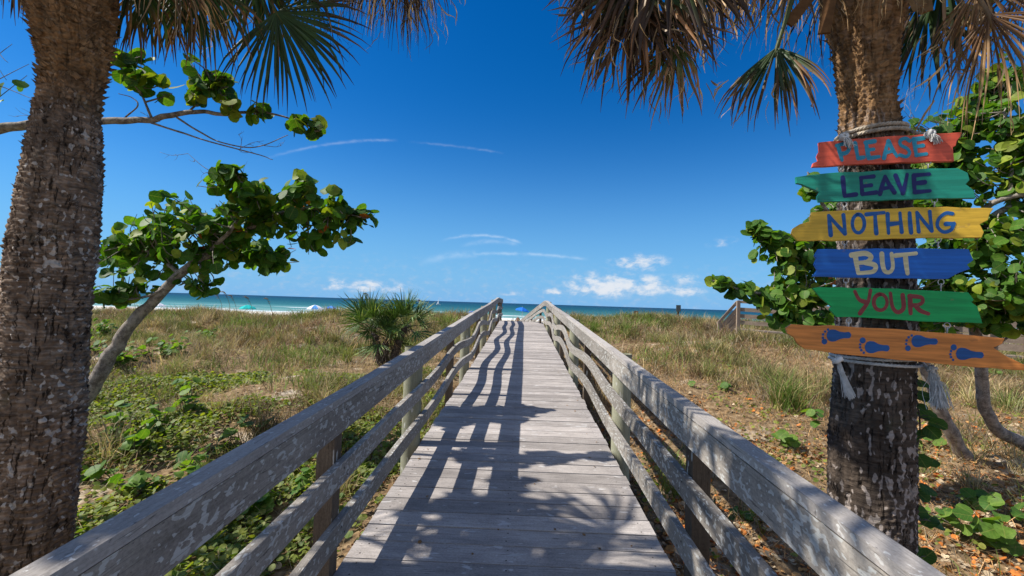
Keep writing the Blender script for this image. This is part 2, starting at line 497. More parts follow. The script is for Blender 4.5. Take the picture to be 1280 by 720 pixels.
def rail_nails(mb, xc, yc, zt, side, th):
    for py in post_y:
        if py < .3 or py > 16: continue
        z = float(np.interp(py, yc, zt)); x = float(np.interp(py, yc, xc)) + side * (RI - 1.0) - side * .0022
        for dy, f_ in ((-.025, .28), (.025, .72)):
            nail(mb, (x, py + dy + R.normal(0, .004), z - th * f_), (-side, 0, 0), .0065)


def rail_path(side):
    if side < 0:
        ys = np.concatenate([np.arange(-3.8, 18.4, .213), np.linspace(18.4, 22.3, 12)])
        xs = np.full_like(ys, -1.0)
        zt = deck_z(np.minimum(ys, 18.4)) + rail_top(np.minimum(ys, 18.4)) - np.clip(ys - 18.4, 0, 9) * .008
    else:
        ys = np.concatenate([np.arange(-3.8, 17.2, .213), np.linspace(17.2, 26, 26)])
        xs = np.interp(ys, [-9, 16.8, 18.5, 20.5, 24.5, 26], [1, 1, .93, .66, .02, -.25])
        zt = np.where(ys < 17.2, deck_z(ys) + rail_top(ys), 0)
        z17 = deck_z(17.2) + rail_top(17.2)
        zt = np.where(ys < 17.2, zt, z17 - np.interp(ys, [17.2, 18.2, 20, 24.5, 26], [0, .05, .30, 1.06, 1.32]))
    if side > 0:      # bent boards: round the crest
        yy = np.arange(ys[0], ys[-1] + .1, .15)
        ks = np.hanning(17); ks /= ks.sum()
        f_ = lambda a: np.interp(ys, yy, np.convolve(np.pad(np.interp(yy, ys, a), 8, 'reflect', reflect_type='odd'), ks, 'valid'))
        xs, zt = f_(xs), f_(zt)
    return xs, ys, zt


def strip(mb, xc, yc, zt, side, xi, xo, th, rnd0, seg=20):
    """a rail: boards end to end, rectangular section from |x| = xi..xo (times the centre line), top zt, thickness th"""
    n = len(yc); i = 0; k = 0
    while i < n - 1:
        j = min(n - 1, i + seg)
        if n - 1 - j < 6: j = n - 1
        rnd = (rnd0 + k * .37) % 1.0
        y = yc[i:j + 1].copy(); z = zt[i:j + 1]; x = xc[i:j + 1]
        y[-1] -= .003 if j < n - 1 else 0
        off = (RI + RO) / 2
        a = side * 0
        inn = x + side * (xi - 1.0) ; out = x + side * (xo - 1.0)
        jit = (random.random() - .5) * .004
        inn = inn + jit; out = out + jit; z = z + (random.random() - .5) * .003
        d = np.concatenate([[0], np.cumsum(np.hypot(np.diff(y), np.diff(z)))])
        quads = [((inn, z), (out, z), xo - xi), ((out, z), (out, z - th), th), ((out, z - th), (inn, z - th), xo - xi), ((inn, z - th), (inn, z), th)]
        vo = rnd * 9.0
        for (ax, az), (bx, bz), wd in quads:
            m_ = len(y)
            V = np.concatenate([np.stack([ax, y, az], 1), np.stack([bx, y, bz], 1)])
            W = np.concatenate([np.stack([d + rnd * 5, np.full(m_, vo), np.full(m_, rnd)], 1), np.stack([d + rnd * 5, np.full(m_, vo + wd), np.full(m_, rnd)], 1)])
            q = np.arange(m_ - 1)
            F4 = np.stack([q, q + 1, q + 1 + m_, q + m_], 1)
            if side > 0: F4 = F4[:, ::-1]
            mb.add(V, f4=F4, wuv=W); vo += wd + .03
        for e in (0, -1):
            mb.add([(inn[e], y[e], z[e]), (out[e], y[e], z[e]), (out[e], y[e], z[e] - th), (inn[e], y[e], z[e] - th)], f4=[(0, 1, 2, 3)], wuv=[(0, 0, rnd), (.1, 0, rnd), (.1, .1, rnd), (0, .1, rnd)])
        i = j; k += 1


bw = thing('boardwalk', 'weathered grey wooden boardwalk with three-board railings climbing over the dune to the beach', 'boardwalk', (0, 0, 0))
mb = MB()
y = -3.6
while y < 26.0:
    w_ = .1815
    za, zb = float(deck_z(y)), float(deck_z(y + w_))
    dz = R.normal(0, .0015); ex0, ex1 = R.normal(0, .006), R.normal(0, .006)
    cx = float(np.interp(y, [-9, 20, 26], [0, 0, -1.15]))
    gp = R.uniform(.0, .004)
    rnd = R.random()
    n_ = 1
    p = [(cx - .95 + ex0, y, za + dz - .038), (cx + .95 + ex1, y, za + dz - .038), (cx + .95 + ex1, y + w_ - gp, zb + dz - .038), (cx - .95 + ex0, y + w_ - gp, zb + dz - .038),
         (cx - .95 + ex0, y, za + dz), (cx + .95 + ex1, y, za + dz), (cx + .95 + ex1, y + w_ - gp, zb + dz), (cx - .95 + ex0, y + w_ - gp, zb + dz)]
    mb.hexa(p, rnd=rnd, axis=0)
    if y < 14:
        for nx_ in (-.87, -.02, .87):
            for ny_ in (.045, .14):
                nail(mb, (cx + nx_ + R.normal(0, .008), y + ny_ + R.normal(0, .006), za + dz + (zb - za) * ny_ / w_), (0, 0, 1))
    y += .19
mb.build('deck', M_DECK, bw)
for side in (-1, 1):
    xc, yc, zt = rail_path(side)
    mb = MB(); strip(mb, xc, yc, zt, side, .907, .985, .038, .13 + side * .1); mb.build('cap_rail', M_CAP, bw)
    mb = MB(); strip(mb, xc, yc, zt - .044 + .25 * wave(yc, 1.2, side) * 0, side, RI, RO, .152, .4 + side * .2, 20); rail_nails(mb, xc, yc, zt - .044, side, .152); mb.build('side_board', M_RAIL, bw)
    k = (1 - np.clip((yc - 17.2) / 7, 0, .35)) if side > 0 else 1
    mb = MB(); strip(mb, xc + side * .3 * wave(yc, .4, side), yc, zt - (.37 + .0 * yc) * k + wave(yc, .2, side), side, RI, RO, .118, .7 + side * .1, 20); rail_nails(mb, xc + side * .3 * wave(yc, .4, side), yc, zt - .37 + wave(yc, .2, side), side, .118); mb.build('middle_rail', M_RAIL, bw)
    mb = MB(); strip(mb, xc + side * .3 * wave(yc, .9, side), yc, zt - (.68 + .0 * yc) * k + wave(yc, -.3, side), side, RI, RO, .118, .2 + side * .1, 20); rail_nails(mb, xc + side * .3 * wave(yc, .9, side), yc, zt - .68 + wave(yc, -.3, side), side, .118); mb.build('lower_rail', M_RAIL, bw)
    mb = MB()
    sy2 = np.arange(-3.5, 20.5, .5)
    strip(mb, np.full_like(sy2, side * 1.0), sy2, deck_z(sy2) - .042, side, .86, .90, .20, .5, 8); mb.build('stringer', M_POST, bw)
    for i, py in enumerate(post_y):
        if i < 1: continue
        xr, ytmp, ztop = rail_path(side)
        top = float(np.interp(py, ytmp, ztop)) - .044
        px_ = float(np.interp(py, ytmp, xr))
        gz = float(ground_z(px_ + side * .06, py)) - .3
        mb = MB()
        if i % 2 == 1:      # round pile  (i=1 -> y=0.47, 3 -> 4.73 ...)
            r_ = .092
            n = 20
            a = np.linspace(0, 2 * np.pi, n, endpoint=False)
            zs = np.linspace(gz, top, 8)
            cx = px_ + side * (RO - 1.0 + .004 + r_)
            V = np.array([[(cx + r_ * math.cos(q), py + r_ * math.sin(q), z) for q in a] for z in zs]).reshape(-1, 3)
            idx = np.arange(8 * n).reshape(8, n)
            F4 = np.stack([idx[:-1], np.roll(idx, -1, 1)[:-1], np.roll(idx, -1, 1)[1:], idx[1:]], -1).reshape(-1, 4)
            W = np.array([[(z, q * r_ + i, .2 * side + .4) for q in a] for z in zs]).reshape(-1, 3)
            mb.add(V, f4=F4, wuv=W)
            mb.build('post', M_PILE, bw, True)
        else:
            x0 = px_ + side * (RO - 1.0 + .004); x1 = x0 + side * .095
            mb.box((min(x0, x1), py - .05, gz), (max(x0, x1), py + .05, top), rnd=R.random(), axis=2)
            mb.build('post', M_POST, bw)
# end post and far posts beyond the crest
for (x, y, side) in ((-1.0, 20.1, -1), (-1.0, 22.2, -1)):
    mb = MB(); xr, yt, ztp = rail_path(-1)
    top = float(np.interp(y, yt, ztp)) - .044
    mb.box((x - .05 + .0, y - .05, float(ground_z(x, y)) - .3), (x + .045, y + .05, top), rnd=.3, axis=2); mb.build('post', M_POST, bw)
for y in (19.6, 21.8, 24.0, 25.9):
    xr, yt, ztp = rail_path(1)
    top = float(np.interp(y, yt, ztp)) - .044; x = float(np.interp(y, yt, xr))
    mb = MB(); mb.box((x + .0, y - .05, top - 1.6), (x + .095, y + .05, top), rnd=.6, axis=2); mb.build('post', M_POST, bw)

# ------------------------------------------------------------------ leaves and branches
LEAF_N = 10


def leaf_template():
    a = np.linspace(0, 2 * np.pi, LEAF_N, endpoint=False)
    r = 1 - .12 * np.exp(-((a - np.pi) / .35) ** 2) + .05 * np.cos(2 * a)
    v = [(0, 0, -.02)]
    for i in range(LEAF_N):
        x, y = r[i] * math.cos(a[i]), r[i] * math.sin(a[i])
        v.append((x, y, .26 * y * y - .16 * x * x + .05 * math.sin(3 * a[i])))
    f = [(0, 1 + i, 1 + (i + 1) % LEAF_N) for i in range(LEAF_N)]
    return np.array(v), np.array(f)


LT, LF = leaf_template()


def add_leaves(mb, pos, nor, rad_, col, spin=None):
    n = len(pos)
    nor = nrm(nor)
    if spin is None: spin = R.normal(size=(n, 3))
    t = nrm(np.cross(nor, spin)); b = np.cross(nor, t)
    curl = R.uniform(-.6, 1.6, (n, 1))
    V = pos[:, None] + rad_[:, None, None] * (LT[None, :, 0:1] * t[:, None] + LT[None, :, 1:2] * b[:, None] + (LT[None, :, 2:3] * curl[:, :, None]) * nor[:, None])
    F3 = (LF[None] + (np.arange(n) * len(LT))[:, None, None]).reshape(-1, 3)
    mb.add(V.reshape(-1, 3), f3=F3, col=np.repeat(col, len(LT), 0), wuv=np.tile(LT * (1, 1, 0) + (0, 0, 1), (n, 1)))


def leaf_cols(n, yellow=.12, red=.02, bright=1.0):
    k = R.random(n)[:, None]
    c = np.array([.022, .075, .010]) * (1 - k) + np.array([.085, .185, .018]) * k
    q = R.random(n)
    c[q < yellow] = np.array([.20, .25, .025]) * R.uniform(.7, 1.1, (int((q < yellow).sum()), 1))
    m_ = (q > 1 - red)
    c[m_] = np.array([.42, .10, .02]) * R.uniform(.7, 1.2, (int(m_.sum()), 1))
    return c * bright


def crown(tw, lf, limbs, clusters, size=(.065, .10), yellow=.1, red=.02, per=6, upb=1.0, bright=1.0):
    """clusters: (centre, radii, number of twigs); every twig grows from the nearest point of a limb and bears leaves at its end"""
    L = np.concatenate(limbs)
    for ctr, rr, nt in clusters:
        ctr = np.asarray(ctr); rr = np.asarray(rr)
        for _ in range(nt):
            d = nrm(R.normal(size=3)) * R.random() ** .45
            e = ctr + d * rr
            dd = np.linalg.norm(L - e, axis=1)
            near = np.argsort(dd)[:6]
            s = L[R.choice(near)]
            ln = np.linalg.norm(e - s)
            mid = (s + e) / 2 + R.normal(size=3) * .12 * ln + np.array([0, 0, -.05 * ln])
            path = spline([s, mid, e], 5)
            tw.tube(path, np.linspace(.009, .0035, len(path)), 4, (.1, .08, .06), cap=False)
            k = int(per * R.uniform(.6, 1.4))
            tt = 1 - R.random(k) ** 1.3 * min(.85, .55 / max(ln, .2))
            ip = tt * (len(path) - 1); i0 = np.clip(ip.astype(int), 0, len(path) - 2)
            P = path[i0] + (path[i0 + 1] - path[i0]) * (ip - i0)[:, None]
            off = nrm(R.normal(size=(k, 3)) * np.array([1, 1, .6]))
            sz = R.uniform(size[0], size[1], k)
            P = P + off * sz[:, None] * 1.05
            nor = off * .75 + np.array([-.25, -.25, .55 * upb]) + R.normal(size=(k, 3)) * .45
            add_leaves(lf, P, nor, sz, leaf_cols(k, yellow, red, bright))


def limb(tw, pts, r0_, r1_, sides=10, col=(.3, .26, .22), n=10):
    p = spline(pts, n)
    ln = len(p)
    wob = (fbm(np.arange(ln) * .6, np.full(ln, r0_ * 100), 5, 2) - .5)
    r = np.linspace(r0_, r1_, ln) * (1 + .18 * wob)
    p = p + np.stack([(vnoise(np.arange(ln) * .35, np.full(ln, q), 3) - .5) * r0_ * .4 for q in (1.5, 7.5, 13.5)], 1)
    tw.tube(p, r, sides, col)
    return p


def bare_twig(tw, a, b, r=.004, depth=2):
    a = np.asarray(a); b = np.asarray(b); ln = np.linalg.norm(b - a)
    mid = (a + b) / 2 + R.normal(size=3) * .08 * ln
    p = spline([a, mid, b], 5)
    tw.tube(p, np.linspace(r, r * .4, len(p)), 4, (.1, .08, .06), cap=False)
    if depth > 0:
        for _ in range(3):
            s = p[R.integers(3, len(p))]
            d = nrm(nrm(b - a) + R.normal(size=3) * .55) * ln * R.uniform(.25, .5)
            bare_twig(tw, s, s + d, r * .6, depth - 1)


def pc(cx, cy, rx, ry, Y, dY, nt):
    c = at(cx, cy, Y); k = Y / F_PX
    return (c, (rx * k, dY, ry * k), nt)


# --- leaning sea grape on the left
YL = 5.6
base = at(60, 570, 5.3); base[2] = ground_z(base[0], base[1]) - .1
root = thing('sea_grape_tree', 'leaning sea grape tree with a bare grey trunk reaching over the left dune', 'tree', base)
tr = MB(); tw = tr; lf = MB()
T1 = limb(tr, [base, at(85, 525, 5.4), at(112, 488, 5.5), at(135, 450, 5.55), at(160, 412, YL), at(192, 375, YL), at(235, 335, YL), at(285, 300, YL)], .105, .045, 14)
L1 = limb(tr, [at(280, 302, YL), at(325, 278, 5.6), at(370, 262, 5.7), at(415, 262, 5.8), at(450, 272, 5.85)], .04, .012)
L2 = limb(tr, [at(262, 315, YL), at(290, 285, 5.4), at(310, 255, 5.3), at(300, 225, 5.2), at(282, 208, 5.1)], .03, .008)
L3 = limb(tr, [at(225, 343, YL), at(200, 322, 5.8), at(170, 308, 5.9), at(135, 300, 6.0)], .03, .01)
L4 = limb(tr, [at(215, 355, YL), at(185, 370, 5.5), at(150, 375, 5.4), at(122, 374, 5.3)], .02, .007)
L5 = limb(tr, [at(250, 325, YL), at(290, 318, 5.9), at(330, 322, 6.0), at(352, 330, 6.1)], .022, .008)
L6 = limb(tr, [at(310, 255, 5.3), at(345, 245, 5.4), at(375, 238, 5.4)], .02, .007)
bare_twig(tw, at(290, 225, 5.2), at(235, 192, 5.2), .005, 2)
bare_twig(tw, at(300, 228, 5.2), at(306, 205, 5.2), .004, 1)
cl = [pc(150, 315, 30, 26, 5.9, .4, 13), pc(190, 292, 38, 32, 5.8, .4, 20), pc(235, 275, 36, 26, 5.6, .45, 20), pc(285, 255, 34, 28, 5.4, .4, 20), pc(318, 248, 28, 22, 5.4, .35, 14),
      pc(350, 262, 32, 28, 5.6, .4, 17), pc(395, 262, 30, 24, 5.7, .4, 15), pc(430, 275, 26, 24, 5.8, .3, 12), pc(455, 268, 12, 10, 5.85, .15, 4), pc(300, 300, 44, 18, 5.7, .4, 18),
      pc(335, 325, 26, 16, 6.0, .3, 10), pc(268, 322, 26, 16, 5.6, .35, 10), pc(245, 362, 14, 10, 5.5, .15, 5), pc(140, 365, 18, 10, 5.4, .2, 7), pc(165, 345, 28, 14, 5.6, .3, 8),
      pc(212, 248, 14, 8, 5.7, .2, 4), pc(381, 232, 8, 12, 5.4, .12, 4), pc(290, 216, 12, 7, 5.15, .12, 4), pc(402, 305, 14, 16, 5.8, .2, 5), pc(375, 312, 14, 14, 5.8, .2, 4)]
cl = [(a_, np.asarray(b_) * 1.28, int(n_ * 1.5)) for a_, b_, n_ in cl]
crown(tw, lf, [T1[50:], L1, L2, L3, L4, L5, L6], cl, (.044, .088), .12, .012, bright=1.2)
tr.build('trunk', M_BRANCH, root, True); lf.build('crown', M_LEAF, root)

# --- half-bare sea grape behind the left palm
b0 = np.array([-6.4, 3.6, 0.0]); b0[2] = ground_z(b0[0], b0[1]) - .1
root = thing('sea_grape_tree', 'half bare sea grape whose long thin branch crosses behind the left palm trunk', 'tree', b0)
tr = MB(); tw = tr; lf = MB()
T = limb(tr, [b0, b0 + (.5, .2, 1.2), b0 + (1.0, .35, 2.3), at(-150, 190, 4.1), at(-60, 172, 4.15), at(0, 160, 4.2), at(60, 154, 4.2), at(130, 151, 4.2), at(190, 149, 4.2), at(235, 140, 4.2), at(285, 143, 4.25), at(330, 140, 4.3), at(400, 160, 4.35)], .075, .005)
b1 = limb(tr, [at(184, 152, 4.2), at(225, 165, 4.15), at(262, 177, 4.1), at(322, 193, 4.1), at(341, 200, 4.1)], .011, .003, 6)
b2 = limb(tr, [at(221, 147, 4.2), at(250, 165, 4.15), at(277, 178, 4.1), at(319, 184, 4.1), at(360, 169, 4.1)], .010, .003, 6)
b3 = limb(tr, [at(190, 149, 4.2), at(175, 115, 4.2), at(155, 95, 4.2), at(148, 70, 4.2)], .012, .004, 6)
b4 = limb(tr, [at(155, 148, 4.2), at(172, 132, 4.15), at(165, 122, 4.15), at(148, 117, 4.1)], .008, .003, 5)
b5 = limb(tr, [at(235, 140, 4.2), at(262, 118, 4.2), at(285, 108, 4.2)], .010, .004, 6)
for a, c in (((300, 188), (298, 168)), ((322, 193), (300, 190)), ((330, 182), (352, 182)), ((200, 152), (175, 140)), ((60, 154), (20, 145)), ((300, 186), (330, 176))):
    bare_twig(tw, at(*a, 4.15), at(*c, 4.12), .003, 1)
for a, c in (((-20, 105), (45, 125)), ((-25, 85), (15, 55)), ((-20, 62), (10, 78)), ((-30, 112), (36, 80)), ((-40, 40), (8, 100))):
    limb(tw, [at(-90, 130, 4.0), at(*a, 4.0), at(*c, 3.95)], .008, .002, 5)
cl = [pc(160, 70, 14, 14, 4.2, .2, 5), pc(163, 98, 12, 10, 4.2, .2, 5), pc(195, 105, 12, 18, 4.2, .2, 6), pc(250, 122, 16, 10, 4.2, .2, 6), pc(278, 100, 14, 14, 4.2, .2, 6), pc(290, 130, 10, 10, 4.2, .2, 4),
      pc(325, 140, 12, 8, 4.3, .15, 4), pc(372, 152, 10, 7, 4.3, .15, 3), pc(396, 160, 8, 7, 4.35, .1, 3), pc(235, 75, 10, 14, 4.2, .2, 4)]
crown(tw, lf, [T[80:], b3, b5], cl, (.045, .08), .28, .01, 5)
cl = [((-5.3, 3.3, 3.2), (.9, .9, .7), 26), ((-6.0, 4.2, 3.9), (.8, .8, .5), 14), ((-4.1, 1.5, 4.45), (.6, 1.1, .42), 90), ((-4.25, 3.0, 4.6), (.5, .8, .4), 40)]
limb(tr, [T[18], (-5.2, 3.2, 3.2), (-4.5, 2.6, 4.2), (-4.1, 1.6, 4.7)], .05, .012)
T = np.concatenate([T, spline([T[18], (-5.2, 3.2, 3.2), (-4.5, 2.6, 4.2), (-4.1, 1.6, 4.7)], 10)])
crown(tw, lf, [T[20:45], T[-30:]], cl, (.06, .09), .12, .02)
tr.build('trunk', M_BRANCH, root, True); lf.build('crown', M_LEAF, root)

# --- big sea grape thicket behind the sign
b0 = at(1212, 588, 6.2); b0[2] = ground_z(b0[0], b0[1]) - .1
root = thing('sea_grape_tree', 'large bushy sea grape with round sunlit leaves filling the space behind the painted signs', 'tree', b0)
tr = MB(); tw = tr; lf = MB()
b0b = at(1330, 575, 6.3); b0b[2] = ground_z(b0b[0], b0b[1]) - .1
A = limb(tr, [b0, at(1192, 545, 6.1), at(1172, 505, 6.0), at(1158, 460, 5.9), at(1140, 400, 5.8), at(1115, 345, 5.7), at(1080, 300, 5.6)], .085, .035, 12)
B = limb(tr, [b0b, at(1280, 555, 6.25), at(1247, 537, 6.2), at(1231, 505, 6.1), at(1226, 450, 6.0), at(1215, 395, 5.9), at(1192, 350, 5.8), at(1200, 300, 5.7)], .085, .045, 12)
lim = [A, B]
for pts, r1, r2 in (
    ([at(1192, 350, 5.8), at(1225, 290, 5.5), at(1255, 262, 5.3), at(1300, 255, 5.2)], .045, .03),
    ([at(1200, 300, 5.7), at(1230, 262, 5.4), at(1262, 246, 5.2), at(1300, 242, 5.1)], .04, .025),
    ([at(1200, 300, 5.7), at(1190, 240, 5.7), at(1205, 180, 5.7), at(1235, 110, 5.7)], .04, .012),
    ([at(1262, 246, 5.2), at(1265, 190, 5.3), at(1255, 140, 5.3)], .025, .01),
    ([at(1080, 300, 5.6), at(1040, 270, 5.5), at(1020, 240, 5.4), at(1010, 215, 5.4)], .03, .008),
    ([at(1115, 345, 5.7), at(1060, 330, 5.5), at(1010, 310, 5.3), at(960, 292, 5.2), at(938, 286, 5.2)], .03, .007),
    ([at(1125, 365, 5.7), at(1070, 375, 5.4), at(1010, 375, 5.1), at(955, 368, 5.0), at(925, 362, 5.0), at(890, 350, 5.0)], .032, .006),
    ([at(1140, 400, 5.8), at(1090, 395, 5.4), at(1030, 400, 5.0), at(995, 405, 4.9)], .025, .008),
    ([at(1215, 395, 5.9), at(1240, 380, 5.5), at(1275, 370, 5.2)], .03, .01),
    ([at(1226, 450, 6.0), at(1255, 425, 5.8), at(1300, 400, 5.6)], .02, .01)):
    lim.append(limb(tr, pts, r1, r2, 8))
cl = [pc(902, 354, 14, 7, 5.0, .1, 4), pc(925, 363, 10, 7, 5.0, .1, 3), pc(945, 287, 14, 7, 5.2, .12, 5), pc(965, 300, 22, 14, 5.2, .2, 10), pc(985, 325, 30, 26, 5.2, .35, 20),
      pc(960, 375, 16, 12, 5.0, .2, 7), pc(985, 372, 26, 22, 5.0, .3, 16), pc(1015, 352, 30, 30, 5.2, .4, 22), pc(1020, 400, 34, 20, 5.0, .35, 18), pc(985, 400, 18, 14, 4.9, .25, 8), pc(1022, 300, 24, 30, 5.3, .35, 18),
      pc(1020, 235, 14, 16, 5.4, .2, 8), pc(1060, 270, 40, 40, 5.8, .4, 22), pc(1090, 350, 50, 45, 5.9, .4, 26),
      pc(1170, 200, 36, 30, 5.8, .45, 22), pc(1160, 260, 40, 34, 5.8, .45, 22), pc(1215, 165, 34, 32, 5.6, .45, 24), pc(1245, 120, 26, 30, 5.6, .4, 18), pc(1265, 180, 34, 40, 5.4, .45, 24),
      pc(1225, 225, 44, 36, 5.5, .5, 28), pc(1245, 300, 44, 34, 5.4, .5, 30), pc(1195, 310, 44, 34, 5.6, .5, 26), pc(1215, 365, 46, 26, 5.5, .5, 28), pc(1262, 350, 32, 30, 5.2, .4, 22),
      pc(1270, 395, 24, 16, 5.4, .35, 12), pc(1170, 370, 36, 26, 5.7, .4, 18), pc(1300, 240, 40, 80, 5.3, .5, 30), pc(1300, 340, 40, 50, 5.3, .5, 20), pc(1262, 95, 30, 26, 5.5, .4, 14), pc(1200, 140, 30, 20, 5.7, .4, 10), pc(1245, 405, 36, 14, 5.6, .4, 10), pc(1180, 405, 30, 12, 5.8, .3, 8), pc(1130, 158, 14, 10, 5.7, .2, 4)]
cl = [(a_, b_, int(n_ * 2.3)) for a_, b_, n_ in cl]
crown(tw, lf, lim, cl, (.034, .074), .18, .006, bright=1.2)
for a, c in (((1165, 200), (1115, 150)), ((1180, 190), (1140, 142)), ((1190, 185), (1165, 145)), ((1150, 200), (1100, 160)), ((1170, 195), (1130, 138))):
    bare_twig(tw, at(*a, 5.7), at(*c, 5.6), .006, 3)
tr.build('trunk', M_BRANCH, root, True); lf.build('crown', M_LEAF, root)

# ------------------------------------------------------------------ palms
def palm_trunk(path_pts, name, mat, root, upper_from, ring_amp, spurs, seed, zone_soft=.25, extra_up=None):
    """path_pts: (point, radius) from ground to crown"""
    P = np.array([p for p, r in path_pts]); Rr = np.array([r for p, r in path_pts])
    h = P[:, 2]
    nz, na = 620, 150
    zz = np.linspace(h[0], h[-1], nz)
    cx = np.interp(zz, h, P[:, 0]); cy = np.interp(zz, h, P[:, 1])
    k = np.ones(13) / 13
    sm = lambda a: np.convolve(np.pad(a, 6, 'edge'), k, 'valid')
    cx, cy = sm(cx), sm(cy); rr = sm(np.interp(zz, h, Rr))
    a = np.linspace(0, 2 * np.pi, na, endpoint=False)
    Z, A = np.meshgrid(zz, a, indexing='ij')
    ca, sa = np.cos(A), np.sin(A)
    arc = A * rr.mean()
    # seamless noise around: use circle coordinates
    nx, ny = ca * 1.3 + 10, sa * 1.3 + 10
    up_m = np.clip((Z - upper_from) / zone_soft + .5, 0, 1)
    wig = (vnoise(nx * 3, ny * 3 + Z * 2.2, seed) - .5) * 2.2
    saw = ((Z / .034 + wig) % 1.0)
    big = (vnoise(nx * 2 + Z * 1.5, ny * 2 + Z * 4, seed + 1) - .5)
    pat = vnoise(nx * 9 + Z * 3, ny * 9 + Z * 22, seed + 2)
    cr = np.abs(vnoise(nx * 10, ny * 10 + Z * 2.5, seed + 3) - .5)
    d = rr[:, None] * .07 * big + ring_amp * (saw - .5) * (.65 + .35 * up_m) * (.4 + pat) - .012 * np.exp(-(cr / .035) ** 2) * (1 - .6 * up_m) + (pat - .5) * (.008 + .012 * up_m)
    rad2 = rr[:, None] + d
    X = cx[:, None] + rad2 * ca; Y = cy[:, None] + rad2 * sa
    idx = np.arange(nz * na).reshape(nz, na)
    F4 = np.stack([idx[:-1], np.roll(idx, -1, 1)[:-1], np.roll(idx, -1, 1)[1:], idx[1:]], -1).reshape(-1, 4)
    # texture coordinates mirrored around the back so that no seam shows
    wu = np.where(A < np.pi, A, 2 * np.pi - A) * rr.mean() + np.where(A < np.pi, 0, .0)
    W = np.stack([wu + cx[:, None] * 0, Z, up_m], -1)
    mb = MB(); mb.add(np.stack([X, Y, Z], -1).reshape(-1, 3), f4=F4, wuv=W.reshape(-1, 3))
    # broken leaf-base flakes standing off the surface
    for _ in range(spurs):
        iz = int(np.clip(R.normal(.70, .20), .02, .985) * nz) if R.random() < .85 else R.integers(10, nz - 5)
        ia = R.integers(0, na)
        p = np.array([X[iz, ia], Y[iz, ia], zz[iz]]); o = np.array([ca[iz, ia], sa[iz, ia], 0]); tg = np.array([-sa[iz, ia], ca[iz, ia], 0])
        um = up_m[iz, ia]
        w_ = R.uniform(.010, .026) * (1 + .5 * um); l_ = R.uniform(.007, .018) * (1 + um)
        V = [p - tg * w_ - o * .004, p + tg * w_ - o * .004, p + o * l_ + np.array([0, 0, l_ * .7]) + tg * R.normal() * .01, p - o * .004 + np.array([0, 0, -.012])]
        ww = [(ia * .012 + q * .01, zz[iz] + q * .3, um) for q in range(4)]
        mb.add(V, f3=[(0, 1, 2), (1, 3, 2), (3, 0, 2)], wuv=ww, col=np.full(3, R.uniform(.4, 1.0) if um > .5 else R.uniform(.4, .65)))
    return mb.build('trunk', mat, root, True)


